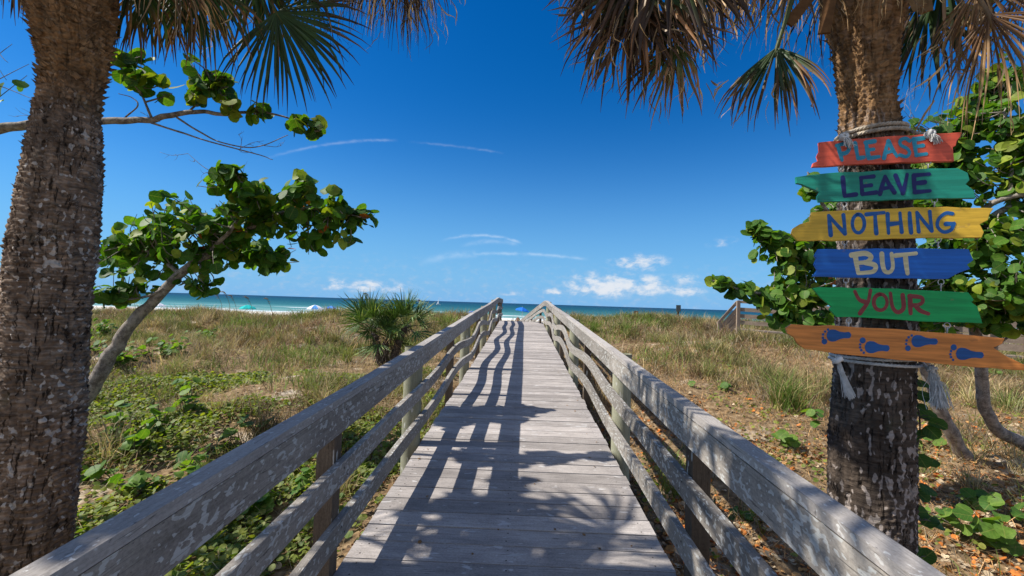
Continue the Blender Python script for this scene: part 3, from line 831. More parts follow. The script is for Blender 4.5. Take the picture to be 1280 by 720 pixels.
def frond(hub, axis, view, L, span, n, droop, c_in, c_out, dead=0.0, width=1.15, fuse=None, mb=None):
    """a fan leaf: pleated leaflets spread in the plane across 'view', hanging under gravity"""
    mb = mb or MB()
    if dead > .5: width = width * .62; n = int(n * 1.2); fuse = fuse or .55
    else: fuse = fuse or .74
    a = nrm(axis); nv = nrm(view - a * np.dot(view, a)); b = np.cross(nv, a)
    th = np.linspace(-span, span, n) + R.normal(0, .02 + .05 * dead, n)
    dth = 2 * span / n
    for i, q in enumerate(th):
        if dead > .5 and R.random() < .1: continue
        li = L * (1 - .38 * (abs(q) / math.pi) ** 1.2) * R.uniform(.86, 1.06) * (R.uniform(.55, 1) if R.random() < .12 + dead * .15 else 1)
        d = math.cos(q) * a + math.sin(q) * b + nv * R.normal(0, .06 + .16 * dead) + b * R.normal(0, .03 + .10 * dead)
        d = nrm(d)
        ns = 8
        pts = [np.array(hub, float)]; dirs = [d]
        kink = R.uniform(.45, .8); fold = R.random() < .25 + dead * .3
        for s_ in range(ns):
            tt = (s_ + 1) / ns
            g = droop * (tt ** 1.6) * .45 + (.22 * droop if tt > .72 else 0)
            if fold and tt > kink: g += .5 + dead * .4
            d = nrm(d + np.array([0, 0, -g]) + R.normal(0, .03 + .07 * dead, 3) * (tt > .5))
            pts.append(pts[-1] + d * li / ns); dirs.append(d)
        pts = np.array(pts); dirs = np.array(dirs)
        t_ = np.linspace(0, 1, ns + 1)
        dist = t_ * li
        wmax = li * fuse * dth * .56
        w_ = np.minimum(dist * dth * .56 + .002, wmax) * np.clip((1.02 - t_) / (.70), 0, 1) ** .9 * width * R.uniform(.75, 1.1)
        w_[-1] = .0008
        side = nrm(np.cross(dirs, np.broadcast_to(nv, dirs.shape)) + R.normal(0, .25 * dead, 3) )
        nn = nrm(np.cross(side, dirs))
        tw_ = R.normal(0, .25 + .5 * dead) * t_[:, None] ** 2
        side = nrm(side * np.cos(tw_) + nn * np.sin(tw_))
        rise = w_[:, None] * .55 * nn
        V = np.stack([pts - side * w_[:, None], pts + rise, pts + side * w_[:, None]], 1).reshape(-1, 3)
        idx = np.arange((ns + 1) * 3).reshape(-1, 3)
        F4 = np.concatenate([np.stack([idx[:-1, k], idx[:-1, k + 1], idx[1:, k + 1], idx[1:, k]], -1) for k in (0, 1)])
        br = np.clip((t_ - R.uniform(.35, .85) + dead * .5) / .25, 0, 1)[:, None]
        ci = np.array(c_in) * R.uniform(.7, 1.3); co = np.array(c_out) * (R.uniform(.4, 1.5) if R.random() < .86 else 2.4)
        C = ci * (1 - br) + co * br
        mb.add(V, f4=F4, col=np.repeat(C, 3, 0))
    # loose dry fibres curling off the old leaves
    for k in range(int(n * (.25 + .6 * dead)) if dead > .2 else 0):
        q = R.uniform(-span, span); d = nrm(math.cos(q) * a + math.sin(q) * b + nv * R.normal(0, .2))
        p_ = np.array(hub, float) + d * L * R.uniform(.3, .75); pts = [p_]
        for s_ in range(6):
            d = nrm(d + R.normal(0, .34, 3) + np.array([0, 0, -.22])); pts.append(pts[-1] + d * L * R.uniform(.035, .07))
        w_ = R.uniform(.0018, .006) * np.array([.6, 1, 1, .9, .7, .4, .1])
        pts = np.array(pts); sd_ = nrm(np.cross(np.gradient(pts, axis=0), nrm(R.normal(size=3))))
        V = np.stack([pts - sd_ * w_[:, None], pts + sd_ * w_[:, None]], 1).reshape(-1, 3); i_ = np.arange(14).reshape(7, 2)
        F4 = np.stack([i_[:-1, 0], i_[:-1, 1], i_[1:, 1], i_[1:, 0]], -1)
        mb.add(V, f4=F4, col=np.array([.44, .30, .16]) * R.uniform(.3, 1.5))
    return mb


GREEN = (.03, .062, .014); YGREEN = (.09, .12, .028); BROWN = (.145, .07, .027); TAN = (.29, .18, .085); DARKB = (.055, .03, .014)


def put_frond(root, start, hub, tip, Lk, span, n, droop, ci, co, dead, yaw=0.0, label=None, pw=.012, width=1.15):
    hub = np.asarray(hub); tip = np.asarray(tip); start = np.asarray(start)
    ax = tip - hub; L = np.linalg.norm(ax) * Lk
    view = nrm(CAM - hub)
    # turn the fan a little away from face-on
    an = nrm(ax); view = view * math.cos(yaw) + np.cross(an, view) * math.sin(yaw)
    mb = frond(hub, ax, view, L, span, n, droop, ci, co, dead, width)
    fr = mb.build('frond', M_FROND, root)
    mid = (start + hub) / 2 + np.array([0, 0, .22 * np.linalg.norm(hub - start)])
    p = spline([start, mid, hub], 8)
    p = np.concatenate([p, [hub + nrm(ax) * L * .12]])
    pm = MB(); pm.tube(p, np.linspace(pw * 1.7, pw * .5, len(p)), 6, np.array(ci) * .7 + np.array([.05, .045, .01]) if dead < .5 else np.array(co) * .8)
    pm.build('petiole', M_FROND, fr)
    return fr


def proj(p):
    q = np.asarray(p) - CAM; z_ = np.dot(q, fw)
    if z_ < .1: return (-9999, -9999)
    return (640 + F_PX * np.dot(q, rt) / z_, 360 - F_PX * np.dot(q, up) / z_)


def out_of_view(h):
    x, y = proj(h)
    return y < -130 or x < -170 or x > 1450


def generic_crown(root, C, n, el_lo, el_hi, Lp=(.7, 1.0), Lb=(.7, .9), keep=lambda hub: True, s=0):
    rr = np.random.default_rng(s)
    for k in range(n):
        az = k * 2.39996 + rr.normal(0, .15)
        el = el_lo + (el_hi - el_lo) * (k + .5) / n
        d = np.array([math.cos(az) * math.cos(el), math.sin(az) * math.cos(el), math.sin(el)])
        lp = rr.uniform(*Lp)
        hub = C + d * lp + np.array([0, 0, -.12 * lp])
        if not keep(hub): continue
        lb = rr.uniform(*Lb)
        ax = nrm(d + np.array([0, 0, -.45]))
        nv = nrm(np.cross(np.cross(d, (0, 0, 1.0)), d) + rr.normal(0, .2, 3))
        old = el < rad(0)
        mb = frond(hub, ax, nv, lb, rad(100), 30, .35 if not old else .8, GREEN if not old else YGREEN, YGREEN if not old else BROWN, 0.05 if not old else .3)
        fr = mb.build('frond', M_FROND, root)
        pm = MB(); p = spline([C, (C + hub) / 2 + np.array([0, 0, .1]), hub, hub + ax * .1], 6)
        pm.tube(p, np.linspace(.022, .007, len(p)), 6, (.10, .13, .04)); pm.build('petiole', M_FROND, fr)


# left palm
YP = 2.4
def lp(px, py, wpx, Y=YP, st=1.42):
    p = at(px, py, Y); return (p, wpx * Y / F_PX / st / 2)
g = at(38, 640, YP); g[2] = ground_z(g[0], g[1]) - .15
CL = at(102, -240, YP)
pathL = [(np.array([at(20, 800, YP)[0], YP, g[2]]), .185), lp(26, 720, 126), lp(38, 640, 122), lp(48, 550, 122), lp(58, 400, 122), lp(68, 300, 120), lp(76, 240, 113), lp(82, 180, 102), lp(85, 140, 89), lp(90, 115, 83), lp(93, 90, 87), lp(92, 50, 106), lp(88, 10, 128), lp(92, -60, 132), lp(98, -160, 120), (CL, .10)]
rootL = thing('palm_tree', 'tall cabbage palm with thick grey ringed trunk standing left of the boardwalk', 'tree', (g[0], g[1], g[2]))
palm_trunk(pathL, 'trunk', M_BARKL, rootL, at(85, 125, YP)[2], .026, 700, 11)
frL = [  # hub, tip, Y hub, Y tip, length factor, span, leaflets, droop, inner, outer, dead, yaw
    ((345, 15), (412, 130), 2.85, 2.95, 1.05, 82, 50, .22, GREEN, DARKB, .06, .2),
    ((165, -35), (182, 70), 2.6, 2.6, 1.05, 62, 34, .4, GREEN, BROWN, .12, .4),
    ((215, -50), (232, 50), 2.5, 2.4, 1.0, 60, 26, .5, BROWN, TAN, .6, -.3),
    ((248, -30), (275, 95), 2.75, 2.8, 1.0, 55, 36, .35, GREEN, BROWN, .12, .2),
    ((310, -45), (292, 70), 2.9, 3.0, 1.0, 70, 34, .35, GREEN, BROWN, .12, -.3),
    ((390, -35), (395, 50), 3.0, 3.1, .95, 80, 28, .4, GREEN, YGREEN, .15, .5),
    ((440, -60), (425, 25), 3.1, 3.2, 1.0, 75, 30, .9, BROWN, DARKB, .8, .4),
    ((500, -45), (487, 72), 3.0, 3.1, 1.0, 50, 34, 1.1, BROWN, DARKB, .9, -.2),
    ((530, -50), (548, 35), 3.1, 3.2, 1.0, 70, 34, .9, BROWN, DARKB, .85, .3),
    ((515, -40), (512, 60), 3.15, 3.2, 1.0, 55, 34, 1.0, BROWN, TAN, .85, .4),
    ((455, -60), (450, 45), 3.05, 3.1, 1.0, 60, 32, 1.0, BROWN, DARKB, .85, .3),
    ((230, -30), (240, 75), 2.9, 2.9, 1.0, 55, 30, .7, GREEN, DARKB, .25, .3),
    ((330, -30), (335, 60), 3.05, 3.1, 1.0, 75, 32, .5, GREEN, BROWN, .3, .3),
    ((190, -25), (205, 80), 2.8, 2.8, 1.0, 50, 32, .4, YGREEN, BROWN, .2, .2),
    ((470, -55), (465, 40), 2.9, 2.9, 1.0, 70, 30, .9, BROWN, TAN, .85, .3),
    ((5, -50), (0, 30), 2.5, 2.5, 1.0, 70, 24, .8, YGREEN, BROWN, .6, .3),
    ((45, -60), (20, 25), 2.9, 3.0, 1.0, 70, 24, .8, GREEN, BROWN, .5, .3)]
for hb, tp, y1, y2, lk, sp, n, dr, ci, co, de, yw in frL:
    put_frond(rootL, CL + R.normal(0, .05, 3), at(*hb, y1), at(*tp, y2), lk, rad(sp), n, dr, ci, co, de, yw)
generic_crown(rootL, CL, 24, rad(-25), rad(75), (.75, 1.15), (.75, 1.0), out_of_view, 3)
fs = MB()
s0 = CL
for a in ((398, 18), (410, 40), (388, 30)):
    limb(fs, [s0, at(330, -140, 3.0), at(385, -20, 3.1), at(*a, 3.15)], .01, .003, 5)
    for k in range(5):
        bare_twig(fs, at(385 + R.normal() * 6, -10 + 8 * k, 3.12), at(400 + R.normal() * 18, 20 + R.random() * 40, 3.15), .003, 2)
fs.build('flower_stalk', M_TWIG, rootL)

# right palm
YR = 2.6
def rp(px, py, wpx, Y=YR, st=1.24):
    p = at(px, py, Y); return (p, wpx * Y / F_PX / st / 2)
g = at(1088, 690, YR); g[2] = ground_z(g[0], g[1]) - .15
CR = at(1083, -200, YR)
pathR = [(np.array([at(1086, 760, YR)[0], YR, g[2]]), .20), rp(1087, 690, 108), rp(1088, 560, 104), rp(1090, 480, 100), rp(1094, 380, 97), rp(1094, 300, 93), rp(1092, 230, 88), rp(1089, 180, 82), rp(1087, 155, 74), rp(1084, 125, 66), rp(1083, 100, 72), rp(1082, 70, 80), rp(1082, 50, 84), rp(1080, 20, 108), rp(1080, -10, 116), rp(1081, -100, 110), (CR, .09)]
rootR = thing('palm_tree', 'cabbage palm with dark lichen-spotted trunk carrying the painted signs right of the boardwalk', 'tree', (g[0], g[1], g[2]))
palm_trunk(pathR, 'trunk', M_BARKR, rootR, at(1083, 168, YR)[2], .014, 260, 23, .25)
frR = [
    ((788, -18), (728, 58), 2.3, 2.25, 1.05, 86, 46, .06, (.06, .062, .018), DARKB, .34, .15),
    ((836, 18), (826, 114), 2.32, 2.25, 1.0, 78, 40, .10, (.06, .062, .018), BROWN, .4, -.2),
    ((800, -70), (745, 75), 2.3, 2.2, 1.0, 70, 44, .2, DARKB, BROWN, .42, .15),
    ((795, 10), (766, 116), 2.32, 2.25, 1.0, 66, 36, .12, DARKB, BROWN, .45, .1),
    ((835, -80), (815, 85), 2.25, 2.15, 1.0, 66, 34, .25, GREEN, DARKB, .45, -.2),
    ((770, -70), (712, 30), 2.35, 2.3, 1.1, 62, 36, .15, GREEN, BROWN, .4, .1),
    ((846, 55), (812, 145), 2.3, 2.25, 1.05, 48, 32, .35, YGREEN, BROWN, .45, .2),
    ((868, -20), (884, 90), 2.5, 2.55, 1.0, 72, 32, .25, BROWN, DARKB, .85, .4),
    ((905, -60), (912, 50), 2.7, 2.8, 1.0, 70, 30, .4, BROWN, TAN, .7, .4),
    ((940, -60), (930, 40), 2.9, 3.0, 1.0, 70, 30, .6, GREEN, BROWN, .4, .4),
    ((971, 59), (957, 158), 2.3, 2.25, 1.05, 52, 34, .45, GREEN, BROWN, .35, .2),
    ((1000, -50), (1010, 65), 2.6, 2.55, 1.0, 60, 26, .9, BROWN, TAN, .85, .3),
    ((772, -30), (752, 78), 2.55, 2.5, 1.0, 66, 34, .2, DARKB, BROWN, .7, -.2),
    ((850, -60), (890, 75), 2.7, 2.7, 1.0, 60, 32, .8, YGREEN, BROWN, .5, -.3),
    ((790, -20), (770, 135), 2.4, 2.35, 1.0, 48, 30, .5, GREEN, BROWN, .45, .3),
    ((960, -40), (965, 60), 2.75, 2.8, 1.0, 65, 30, .8, BROWN, TAN, .85, -.3),
    ((1180, -40), (1190, 70), 2.8, 2.9, 1.0, 70, 34, .5, GREEN, DARKB, .3, .3),
    ((1225, -20), (1218, 105), 2.3, 2.3, 1.0, 45, 24, 1.0, TAN, BROWN, .85, -.3),
    ((1040, -30), (1030, 100), 2.95, 3.0, 1.0, 50, 26, .9, BROWN, DARKB, .85, .3),
    ((1160, 15), (1168, 112), 3.0, 3.1, 1.05, 80, 38, .3, GREEN, DARKB, .15, .2),
    ((1200, 5), (1208, 118), 2.5, 2.45, 1.0, 38, 20, 1.0, TAN, TAN, .9, .5),
    ((1236, 18), (1278, 150), 2.1, 2.1, 1.1, 58, 34, .5, BROWN, TAN, .55, .2),
    ((1290, -30), (1300, 90), 2.2, 2.2, 1.0, 70, 30, .6, BROWN, TAN, .7, .2),
    ((1130, -60), (1140, 40), 2.3, 2.25, .9, 60, 22, .8, BROWN, TAN, .8, .3)]
for hb, tp, y1, y2, lk, sp, n, dr, ci, co, de, yw in frR:
    put_frond(rootR, CR + R.normal(0, .05, 3) - np.array([0, 0, .15]), at(*hb, y1), at(*tp, y2), lk, rad(sp), n, dr, ci, co, de, yw, pw=.016)
generic_crown(rootR, CR, 18, rad(-20), rad(75), (.7, 1.0), (.7, .9), out_of_view, 5)
for (px, py, Y, tx, ty) in ((1030, 5, 2.42, 985, 30), (1045, -10, 2.40, 1030, 42), (1150, -5, 2.42, 1158, 15), (1120, -20, 2.38, 1150, 10)):
    a = at(px, py - 30, Y); b = at(tx, ty, Y - .06)
    bt = MB(); bt.bar(a, b, .055, .012, upv=nrm(CAM - a), col=TAN if px > 1100 else BROWN)
    bt.build('leaf_base', M_LITTER, rootR)

# young palm on the dune
def young_palm(px, py, Y, label):
    b = at(px, py, Y); b[2] = ground_z(b[0], b[1]) - .05
    root = thing('young_palm', label, 'palm', b)
    heads = [b + np.array([-.40, 0, 1.02]), b + np.array([.44, .05, 1.05]), b + np.array([.0, -.1, .70])]
    tm = MB()
    for hd, r_ in zip(heads, (.10, .10, .08)):
        p = spline([b + (hd - b) * np.array([.25, .25, 0]), b + (hd - b) * np.array([.6, .6, .5]), hd], 8)
        tm.tube(p, np.linspace(r_ * 1.2, r_ * .7, len(p)), 10, (.13, .09, .06))
        for _ in range(70):
            i = R.integers(0, len(p)); d = nrm(R.normal(size=3) * np.array([1, 1, .3]))
            s_ = p[i] + d * r_ * .8
            tm.tube([s_, s_ + d * .07 + np.array([0, 0, .03]), s_ + d * .12 + np.array([0, 0, -.1])], [.014, .01, .003], 4, (.15, .1, .065), cap=False)
    tm.build('trunk', M_TWIG, root)
    for hi, hd in enumerate(heads):
        n = 19 if hi < 2 else 12
        for k in range(n):
            az = k * 2.39996 + hi; el = rad(-32) + rad(117) * (k + .5) / n
            d = np.array([math.cos(az) * math.cos(el), math.sin(az) * math.cos(el), math.sin(el)])
            hub = hd + d * R.uniform(.26, .44)
            ax = nrm(d + np.array([0, 0, .15 if el > 0 else -.2]))
            nv = nrm(np.cross(np.cross(d, (0, 0, 1.0)), d) + R.normal(0, .35, 3))
            dry = el < rad(-18)
            mb = frond(hub, ax, nv, R.uniform(.52, .74), rad(72), 22, .05, (.07, .135, .03) if not dry else YGREEN, (.15, .19, .06) if not dry else TAN, .02 if not dry else .4, width=1.0, fuse=.46)
            mb.tube([hd, hub], [.008, .005], 4, (.10, .13, .03), cap=False)
            mb.build('frond', M_FROND, root)
    return root


yp = young_palm(483, 444, 11.6, 'young twin-headed cabbage palm with spiky fans on the dune left of the boardwalk')

# ------------------------------------------------------------------ grass, litter, seedlings
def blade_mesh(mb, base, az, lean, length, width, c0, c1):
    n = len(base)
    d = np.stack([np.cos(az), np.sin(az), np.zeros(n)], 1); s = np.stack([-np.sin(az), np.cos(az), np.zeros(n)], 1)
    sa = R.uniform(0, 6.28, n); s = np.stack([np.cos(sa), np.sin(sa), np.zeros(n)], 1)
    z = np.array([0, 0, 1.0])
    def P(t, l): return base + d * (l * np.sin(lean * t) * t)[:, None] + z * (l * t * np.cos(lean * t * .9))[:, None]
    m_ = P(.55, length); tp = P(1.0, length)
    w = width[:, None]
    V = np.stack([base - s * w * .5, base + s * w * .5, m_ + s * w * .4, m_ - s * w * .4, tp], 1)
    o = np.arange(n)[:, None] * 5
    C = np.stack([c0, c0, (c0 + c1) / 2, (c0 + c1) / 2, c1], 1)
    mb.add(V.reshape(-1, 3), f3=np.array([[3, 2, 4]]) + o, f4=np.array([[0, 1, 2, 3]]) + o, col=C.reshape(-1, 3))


STRAW = np.array([.52, .40, .21]); OLIVE = np.array([.20, .22, .055]); GGREEN = np.array([.14, .23, .04]); RUST = np.array([.25, .15, .085]); GREYB = np.array([.33, .27, .19])


def grass_cols(x, y, n, greenbias=0.0):
    g = fbm(x * .35, y * .35, 21, 3) + greenbias
    rr = R.random(n) * .75 + .5 * np.clip((fbm(x * .22 + 4, y * .22, 77, 2) - .25), 0, .5)
    c = np.where((rr < .30)[:, None], STRAW, np.where((rr < .55)[:, None], GREYB, RUST))
    gm = (R.random(n) < np.clip((g - .40) * 2.8, .06, .9))
    c = np.where(gm[:, None], np.where((R.random(n) < .5)[:, None], OLIVE, GGREEN), c)
    return c * R.uniform(.65, 1.3, (n, 1))


def off_path(x, y, m=1.25):
    return (np.abs(x) > m) | (y > 25)


def scatter(n, xlo, xhi, ylo, yhi, dens=None, powy=1.0):
    X = R.uniform(xlo, xhi, n); Y = ylo + (yhi - ylo) * R.random(n) ** powy
    k = off_path(X, Y) & (np.abs(X - CAM[0]) < Y * 1.35 + 2.0)
    if dens is not None: k &= R.random(n) < dens(X, Y)
    return X[k], Y[k]


mb = MB()
# clumps over the dune
def cdens(x, y):
    d = np.clip((fbm(x * .55, y * .55, 31, 3) - .36) * 6, .07, 1)
    d = np.where((x > 1) & (y < 7.5), d * .16, d)        # litter on the right foreground
    d = np.where((x > 2) & (x < 4.6) & (y > 6.0) & (y < 9.2), d * .15, d)   # bare sand patch
    d = np.where((x < 0) & (y < 6.5), d * .22, d)
    return d
cx_, cy_ = scatter(23000, -34, 34, 2.8, 30, cdens, .72)
for x, y in zip(cx_, cy_):
    k = int(R.integers(14, 30))
    s_ = .09 + .008 * y
    bx = x + R.normal(0, s_, k); by = y + R.normal(0, s_, k)
    ok = off_path(bx, by, 1.1); bx, by = bx[ok], by[ok]; k = len(bx)
    if not k: continue
    bz = ground_z(bx, by) - .02
    H = R.uniform(.14, .42) * (1.0 + .35 * np.clip((y - 16) / 8, 0, 1))
    ln = H * R.uniform(.5, 1.5, k)
    gb = .12 if (x > 2 and 7 < y < 15) else (-.02 if x < 0 else 0)
    c = grass_cols(np.full(k, x), np.full(k, y), k, gb) * R.uniform(.42, 1.5)
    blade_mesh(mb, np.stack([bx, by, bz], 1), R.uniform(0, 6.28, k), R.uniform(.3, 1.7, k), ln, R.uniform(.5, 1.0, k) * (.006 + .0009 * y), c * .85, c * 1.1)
# big bunches
cx_, cy_ = scatter(5600, -30, 30, 4.5, 27, lambda x, y: np.clip((fbm(x * .4 + 3, y * .4, 61, 3) - .38) * 4, .0, 1) * np.where((x > 1) & (y < 8.5), .25, 1), .8)
for x, y in zip(cx_, cy_):
    k = int(R.integers(40, 80)); s_ = R.uniform(.06, .16)
    bx = x + R.normal(0, s_, k); by = y + R.normal(0, s_, k)
    ok = off_path(bx, by, 1.15); bx, by = bx[ok], by[ok]; k = len(bx)
    if not k: continue
    H = R.uniform(.30, .66)
    base_c = [OLIVE, GGREEN, STRAW, RUST, GREYB][R.choice(5, p=[.26, .22, .26, .16, .10])]
    c = (.6 * base_c + .4 * grass_cols(np.full(k, x), np.full(k, y), k)) * R.uniform(.6, 1.3)
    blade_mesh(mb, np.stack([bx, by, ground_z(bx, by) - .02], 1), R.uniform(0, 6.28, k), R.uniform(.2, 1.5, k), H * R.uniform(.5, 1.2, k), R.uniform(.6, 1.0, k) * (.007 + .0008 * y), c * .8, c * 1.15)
# taller upright blades along the crest
X, Y = scatter(7000, -34, 34, 17, 29)
n = len(X)
c = grass_cols(X, Y, n, .0)
blade_mesh(mb, np.stack([X, Y, ground_z(X, Y)], 1), R.uniform(0, 6.28, n), R.uniform(.15, .9, n), R.uniform(.25, .62, n), np.full(n, .014), c, c * 1.1)
# straw lying on the ground
X, Y = scatter(95000, -14, 14, 1.2, 14, lambda x, y: np.where(x > 0, 1.0, .5), .8)
n = len(X)
c = np.where((R.random(n) < .6)[:, None], np.where((X > 0)[:, None], np.array([.60, .37, .17]), STRAW * 1.15), GREYB * 1.1) * R.uniform(.5, 1.25, (n, 1))
blade_mesh(mb, np.stack([X, Y, ground_z(X, Y) + R.uniform(0, .03, n)], 1), R.uniform(0, 6.28, n), R.uniform(1.3, 1.65, n), R.uniform(.08, .28, n), R.uniform(.003, .007, n), c, c)
tag(mb.build('dune_grass', M_GRASS), 'dry and green dune grass covering the sand on both sides', 'grass', kind='stuff')

# leaf litter
mb = MB()
def litter(X, Y, cols, smin, smax, lift=.015):
    n = len(X)
    Z = ground_z(X, Y) + R.uniform(.0, lift * 2, n)
    nor = np.stack([R.normal(0, .45, n), R.normal(0, .45, n), np.ones(n)], 1)
    add_leaves(mb, np.stack([X, Y, Z], 1), nor, R.uniform(smin, smax, n) , cols)
X, Y = scatter(60000, 1.0, 11, .9, 8.5, lambda x, y: np.clip(1.25 - y / 9, .08, 1) * np.clip((fbm(x * 1.1, y * 1.1, 71, 3) - .3) * 3.2, .06, 1))
n = len(X); q = R.random(n)[:, None]
c = np.where(q < .28, (.54, .18, .04), np.where(q < .55, (.50, .28, .11), np.where(q < .70, (.27, .165, .09), (.52, .41, .27)))) * R.uniform(.6, 1.25, (n, 1))
litter(X, Y, c, .007, .026)
k = R.random(n) < .26
litter(X[k], Y[k], c[k] * 1.15, .018, .045)
X, Y = scatter(12000, -10, -1.0, 1.2, 8.5, lambda x, y: np.clip(1.2 - y / 9, .08, 1))
n = len(X); q = R.random(n)[:, None]
c = np.where(q < .05, (.40, .14, .045), np.where(q < .45, (.30, .20, .11), np.where(q < .75, (.17, .11, .065), (.42, .34, .25)))) * R.uniform(.6, 1.25, (n, 1))
litter(X, Y, c, .009, .03)
# under the deck edges
X = R.uniform(-1.3, 1.3, 3500); Y = R.uniform(.5, 9, 3500); k = np.abs(X) > .8
X, Y = X[k], Y[k]; n = len(X)
c = np.where((R.random(n) < .5)[:, None], (.28, .17, .09), (.36, .27, .18)) * R.uniform(.5, 1.2, (n, 1))
litter(X, Y, c, .02, .05)
X = R.uniform(-.9, .9, 45); Y = R.uniform(1.6, 9, 45)
add_leaves(mb, np.stack([X, Y, deck_z(Y) + .008], 1), np.stack([R.normal(0, .2, 45), R.normal(0, .2, 45), np.ones(45)], 1), R.uniform(.006, .014, 45), np.tile(np.array([[.22, .13, .06]]), (45, 1)) * R.uniform(.5, 1.4, (45, 1)))
tag(mb.build('leaf_litter', M_LITTER), 'brown and orange fallen leaves lying on the sandy ground', 'leaves', kind='stuff')

# low creeping ground cover
mb = MB()
def cover(X, Y, bright=1.0, smin=.015, smax=.035, hmax=.12):
    n = len(X)
    Z = ground_z(X, Y) + R.uniform(.01, hmax, n)
    nor = np.stack([R.normal(-.2, .5, n), R.normal(-.1, .5, n), np.ones(n)], 1)
    k = R.random(n)[:, None]
    c = (np.array([.07, .13, .02]) * (1 - k) + np.array([.25, .27, .055]) * k) * bright
    add_leaves(mb, np.stack([X, Y, Z], 1), nor, R.uniform(smin, smax, n), c)
X, Y = scatter(62000, -9, -1.15, 1.6, 9.5, lambda x, y: np.clip((fbm(x * .9, y * .9, 41, 3) - .40) * 5, 0, 1))
cover(X, Y)
X, Y = scatter(9000, 1.2, 10, 3.5, 12, lambda x, y: np.clip((fbm(x * .8 + 9, y * .8, 47, 3) - .52) * 5, 0, 1))
cover(X, Y, 1.0, .012, .03)
tag(mb.build('ground_cover', M_LEAF), 'low green creeping weeds in the leaf litter', 'ground cover', kind='stuff')


def seedling(px, py, n_leaf, h, spread, label, size=(.05, .085), Yfix=None, name='sea_grape_seedling', group='sea grape seedlings by the boardwalk'):
    # the sprout grows where the line of sight meets the ground
    d = ray(px, py); Y = 1.2
    while Y < 20:
        p = CAM + d * (Y / d[1])
        if p[2] <= ground_z(p[0], p[1]): break
        Y += .03
    p[2] = ground_z(p[0], p[1])
    root = thing(name, label, 'bush' if 'shrub' in name else 'seedling', p, group)
    st = MB(); lf = MB()
    ns = max(2, n_leaf // 5)
    for k in range(ns):
        e = p + np.array([R.normal() * spread, R.normal() * spread, h * R.uniform(.5, 1.1)])
        path = spline([p + R.normal(0, .02, 3) * (1, 1, 0), (p + e) / 2 + R.normal(0, .03, 3), e], 5)
        st.tube(path, np.linspace(.007, .003, len(path)), 5, (.1, .08, .05))
        m_ = n_leaf // ns
        i = R.integers(3, len(path), m_)
        off = nrm(R.normal(size=(m_, 3)) * (1, 1, .3)); sz = R.uniform(size[0], size[1], m_)
        nor = off * .4 + np.array([-.3, -.2, 1.0]) + R.normal(size=(m_, 3)) * .3
        kk = R.random(m_)[:, None]
        c = np.array([.05, .13, .02]) * (1 - kk) + np.array([.15, .25, .04]) * kk
        add_leaves(lf, path[i] + off * sz[:, None], nor, sz, c)
    st.build('stem', M_TWIG, root); lf.build('foliage', M_LEAF, root)


LS = 'round-leaved sea grape seedling sprouting from the litter beyond the left railing'
for (px, py, n, h, sp) in ((200, 545, 26, .35, .18), (235, 520, 24, .5, .12), (170, 570, 22, .3, .2), (140, 600, 18, .3, .2), (290, 560, 14, .25, .1), (325, 545, 12, .25, .1), (230, 590, 20, .2, .2), (175, 620, 18, .2, .2),
                           (375, 620, 12, .3, .1), (330, 640, 14, .25, .12), (150, 540, 16, .3, .15), (120, 440, 22, .4, .3), (185, 440, 24, .35, .4), (130, 420, 24, .6, .3), (265, 425, 16, .4, .2), (345, 590, 16, .35, .12)):
    seedling(px, py, n, h, sp, LS)
RS = 'small sea grape seedling with round green leaves in the litter beyond the right railing'
for (px, py, n, h, sp) in ((905, 490, 9, .22, .06), (868, 484, 3, .12, .04), (985, 560, 12, .3, .08), (1020, 540, 10, .35, .06), (965, 600, 6, .15, .08), (1010, 650, 10, .2, .12), (1245, 690, 34, .3, .22), (1275, 660, 20, .3, .2), (1225, 640, 14, .25, .12), (1100, 720, 10, .2, .12), (930, 650, 8, .2, .1), (1240, 470, 18, .3, .3), (1160, 560, 10, .2, .2)):
    seedling(px, py, n, h, sp, RS)

LB = ('low sea grape bush with bright round leaves at the foot of the leaning tree', 'spreading low sea grape bush on the dune right of the leaning trunk', 'small low sea grape bush between the left palm trunk and the leaning tree', 'scraggly low sea grape sprig on the dune slope beneath the leaning crown')
for (px, py, n, h, sp), lb in zip(((150, 462, 70, .45, .30), (205, 448, 80, .40, .45), (128, 425, 70, .65, .28), (262, 425, 36, .35, .40)), LB):
    seedling(px, py, n, h, sp, lb, (.05, .09), name='sea_grape_shrub', group=None)

# vine hanging along the right of the right palm
vm = MB(); lf = MB()
p0 = at(1148, 705, 2.55); p0[2] = ground_z(p0[0], p0[1])
vroot = thing('vine', 'thin sea grape vine with dark round leaves climbing right of the sign palm trunk', 'vine', p0)
vp = spline([p0, at(1146, 650, 2.55), at(1142, 590, 2.6), at(1150, 530, 2.6), at(1140, 470, 2.62), at(1152, 430, 2.7)], 8)
vm.tube(vp, np.linspace(.006, .003, len(vp)), 5, (.1, .08, .05))
for (px, py, s_) in ((1155, 495, .05), (1170, 500, .05), (1148, 508, .045), (1160, 520, .055), (1172, 530, .045), (1150, 545, .05), (1165, 540, .045), (1152, 575, .05), (1165, 578, .04), (1160, 612, .045), (1150, 618, .05), (1148, 640, .05), (1160, 650, .055), (1172, 655, .045), (1152, 480, .045), (1140, 685, .05), (1158, 695, .05), (1135, 520, .04)):
    q = at(px, py, 2.55 + R.normal() * .05)
    add_leaves(lf, q[None], np.array([[-.2, -.5, 1.0]]) + R.normal(size=(1, 3)) * .3, np.array([s_]) * .9, np.array([[.04, .10, .018]]))
    j = np.argmin(np.linalg.norm(vp - q, axis=1)); vm.tube([vp[j], (vp[j] + q) / 2 + (0, 0, .01), q], [.003, .0025, .002], 4, (.1, .08, .05), cap=False)
vm.build('stem', M_TWIG, vroot); lf.build('foliage', M_LEAF, vroot)


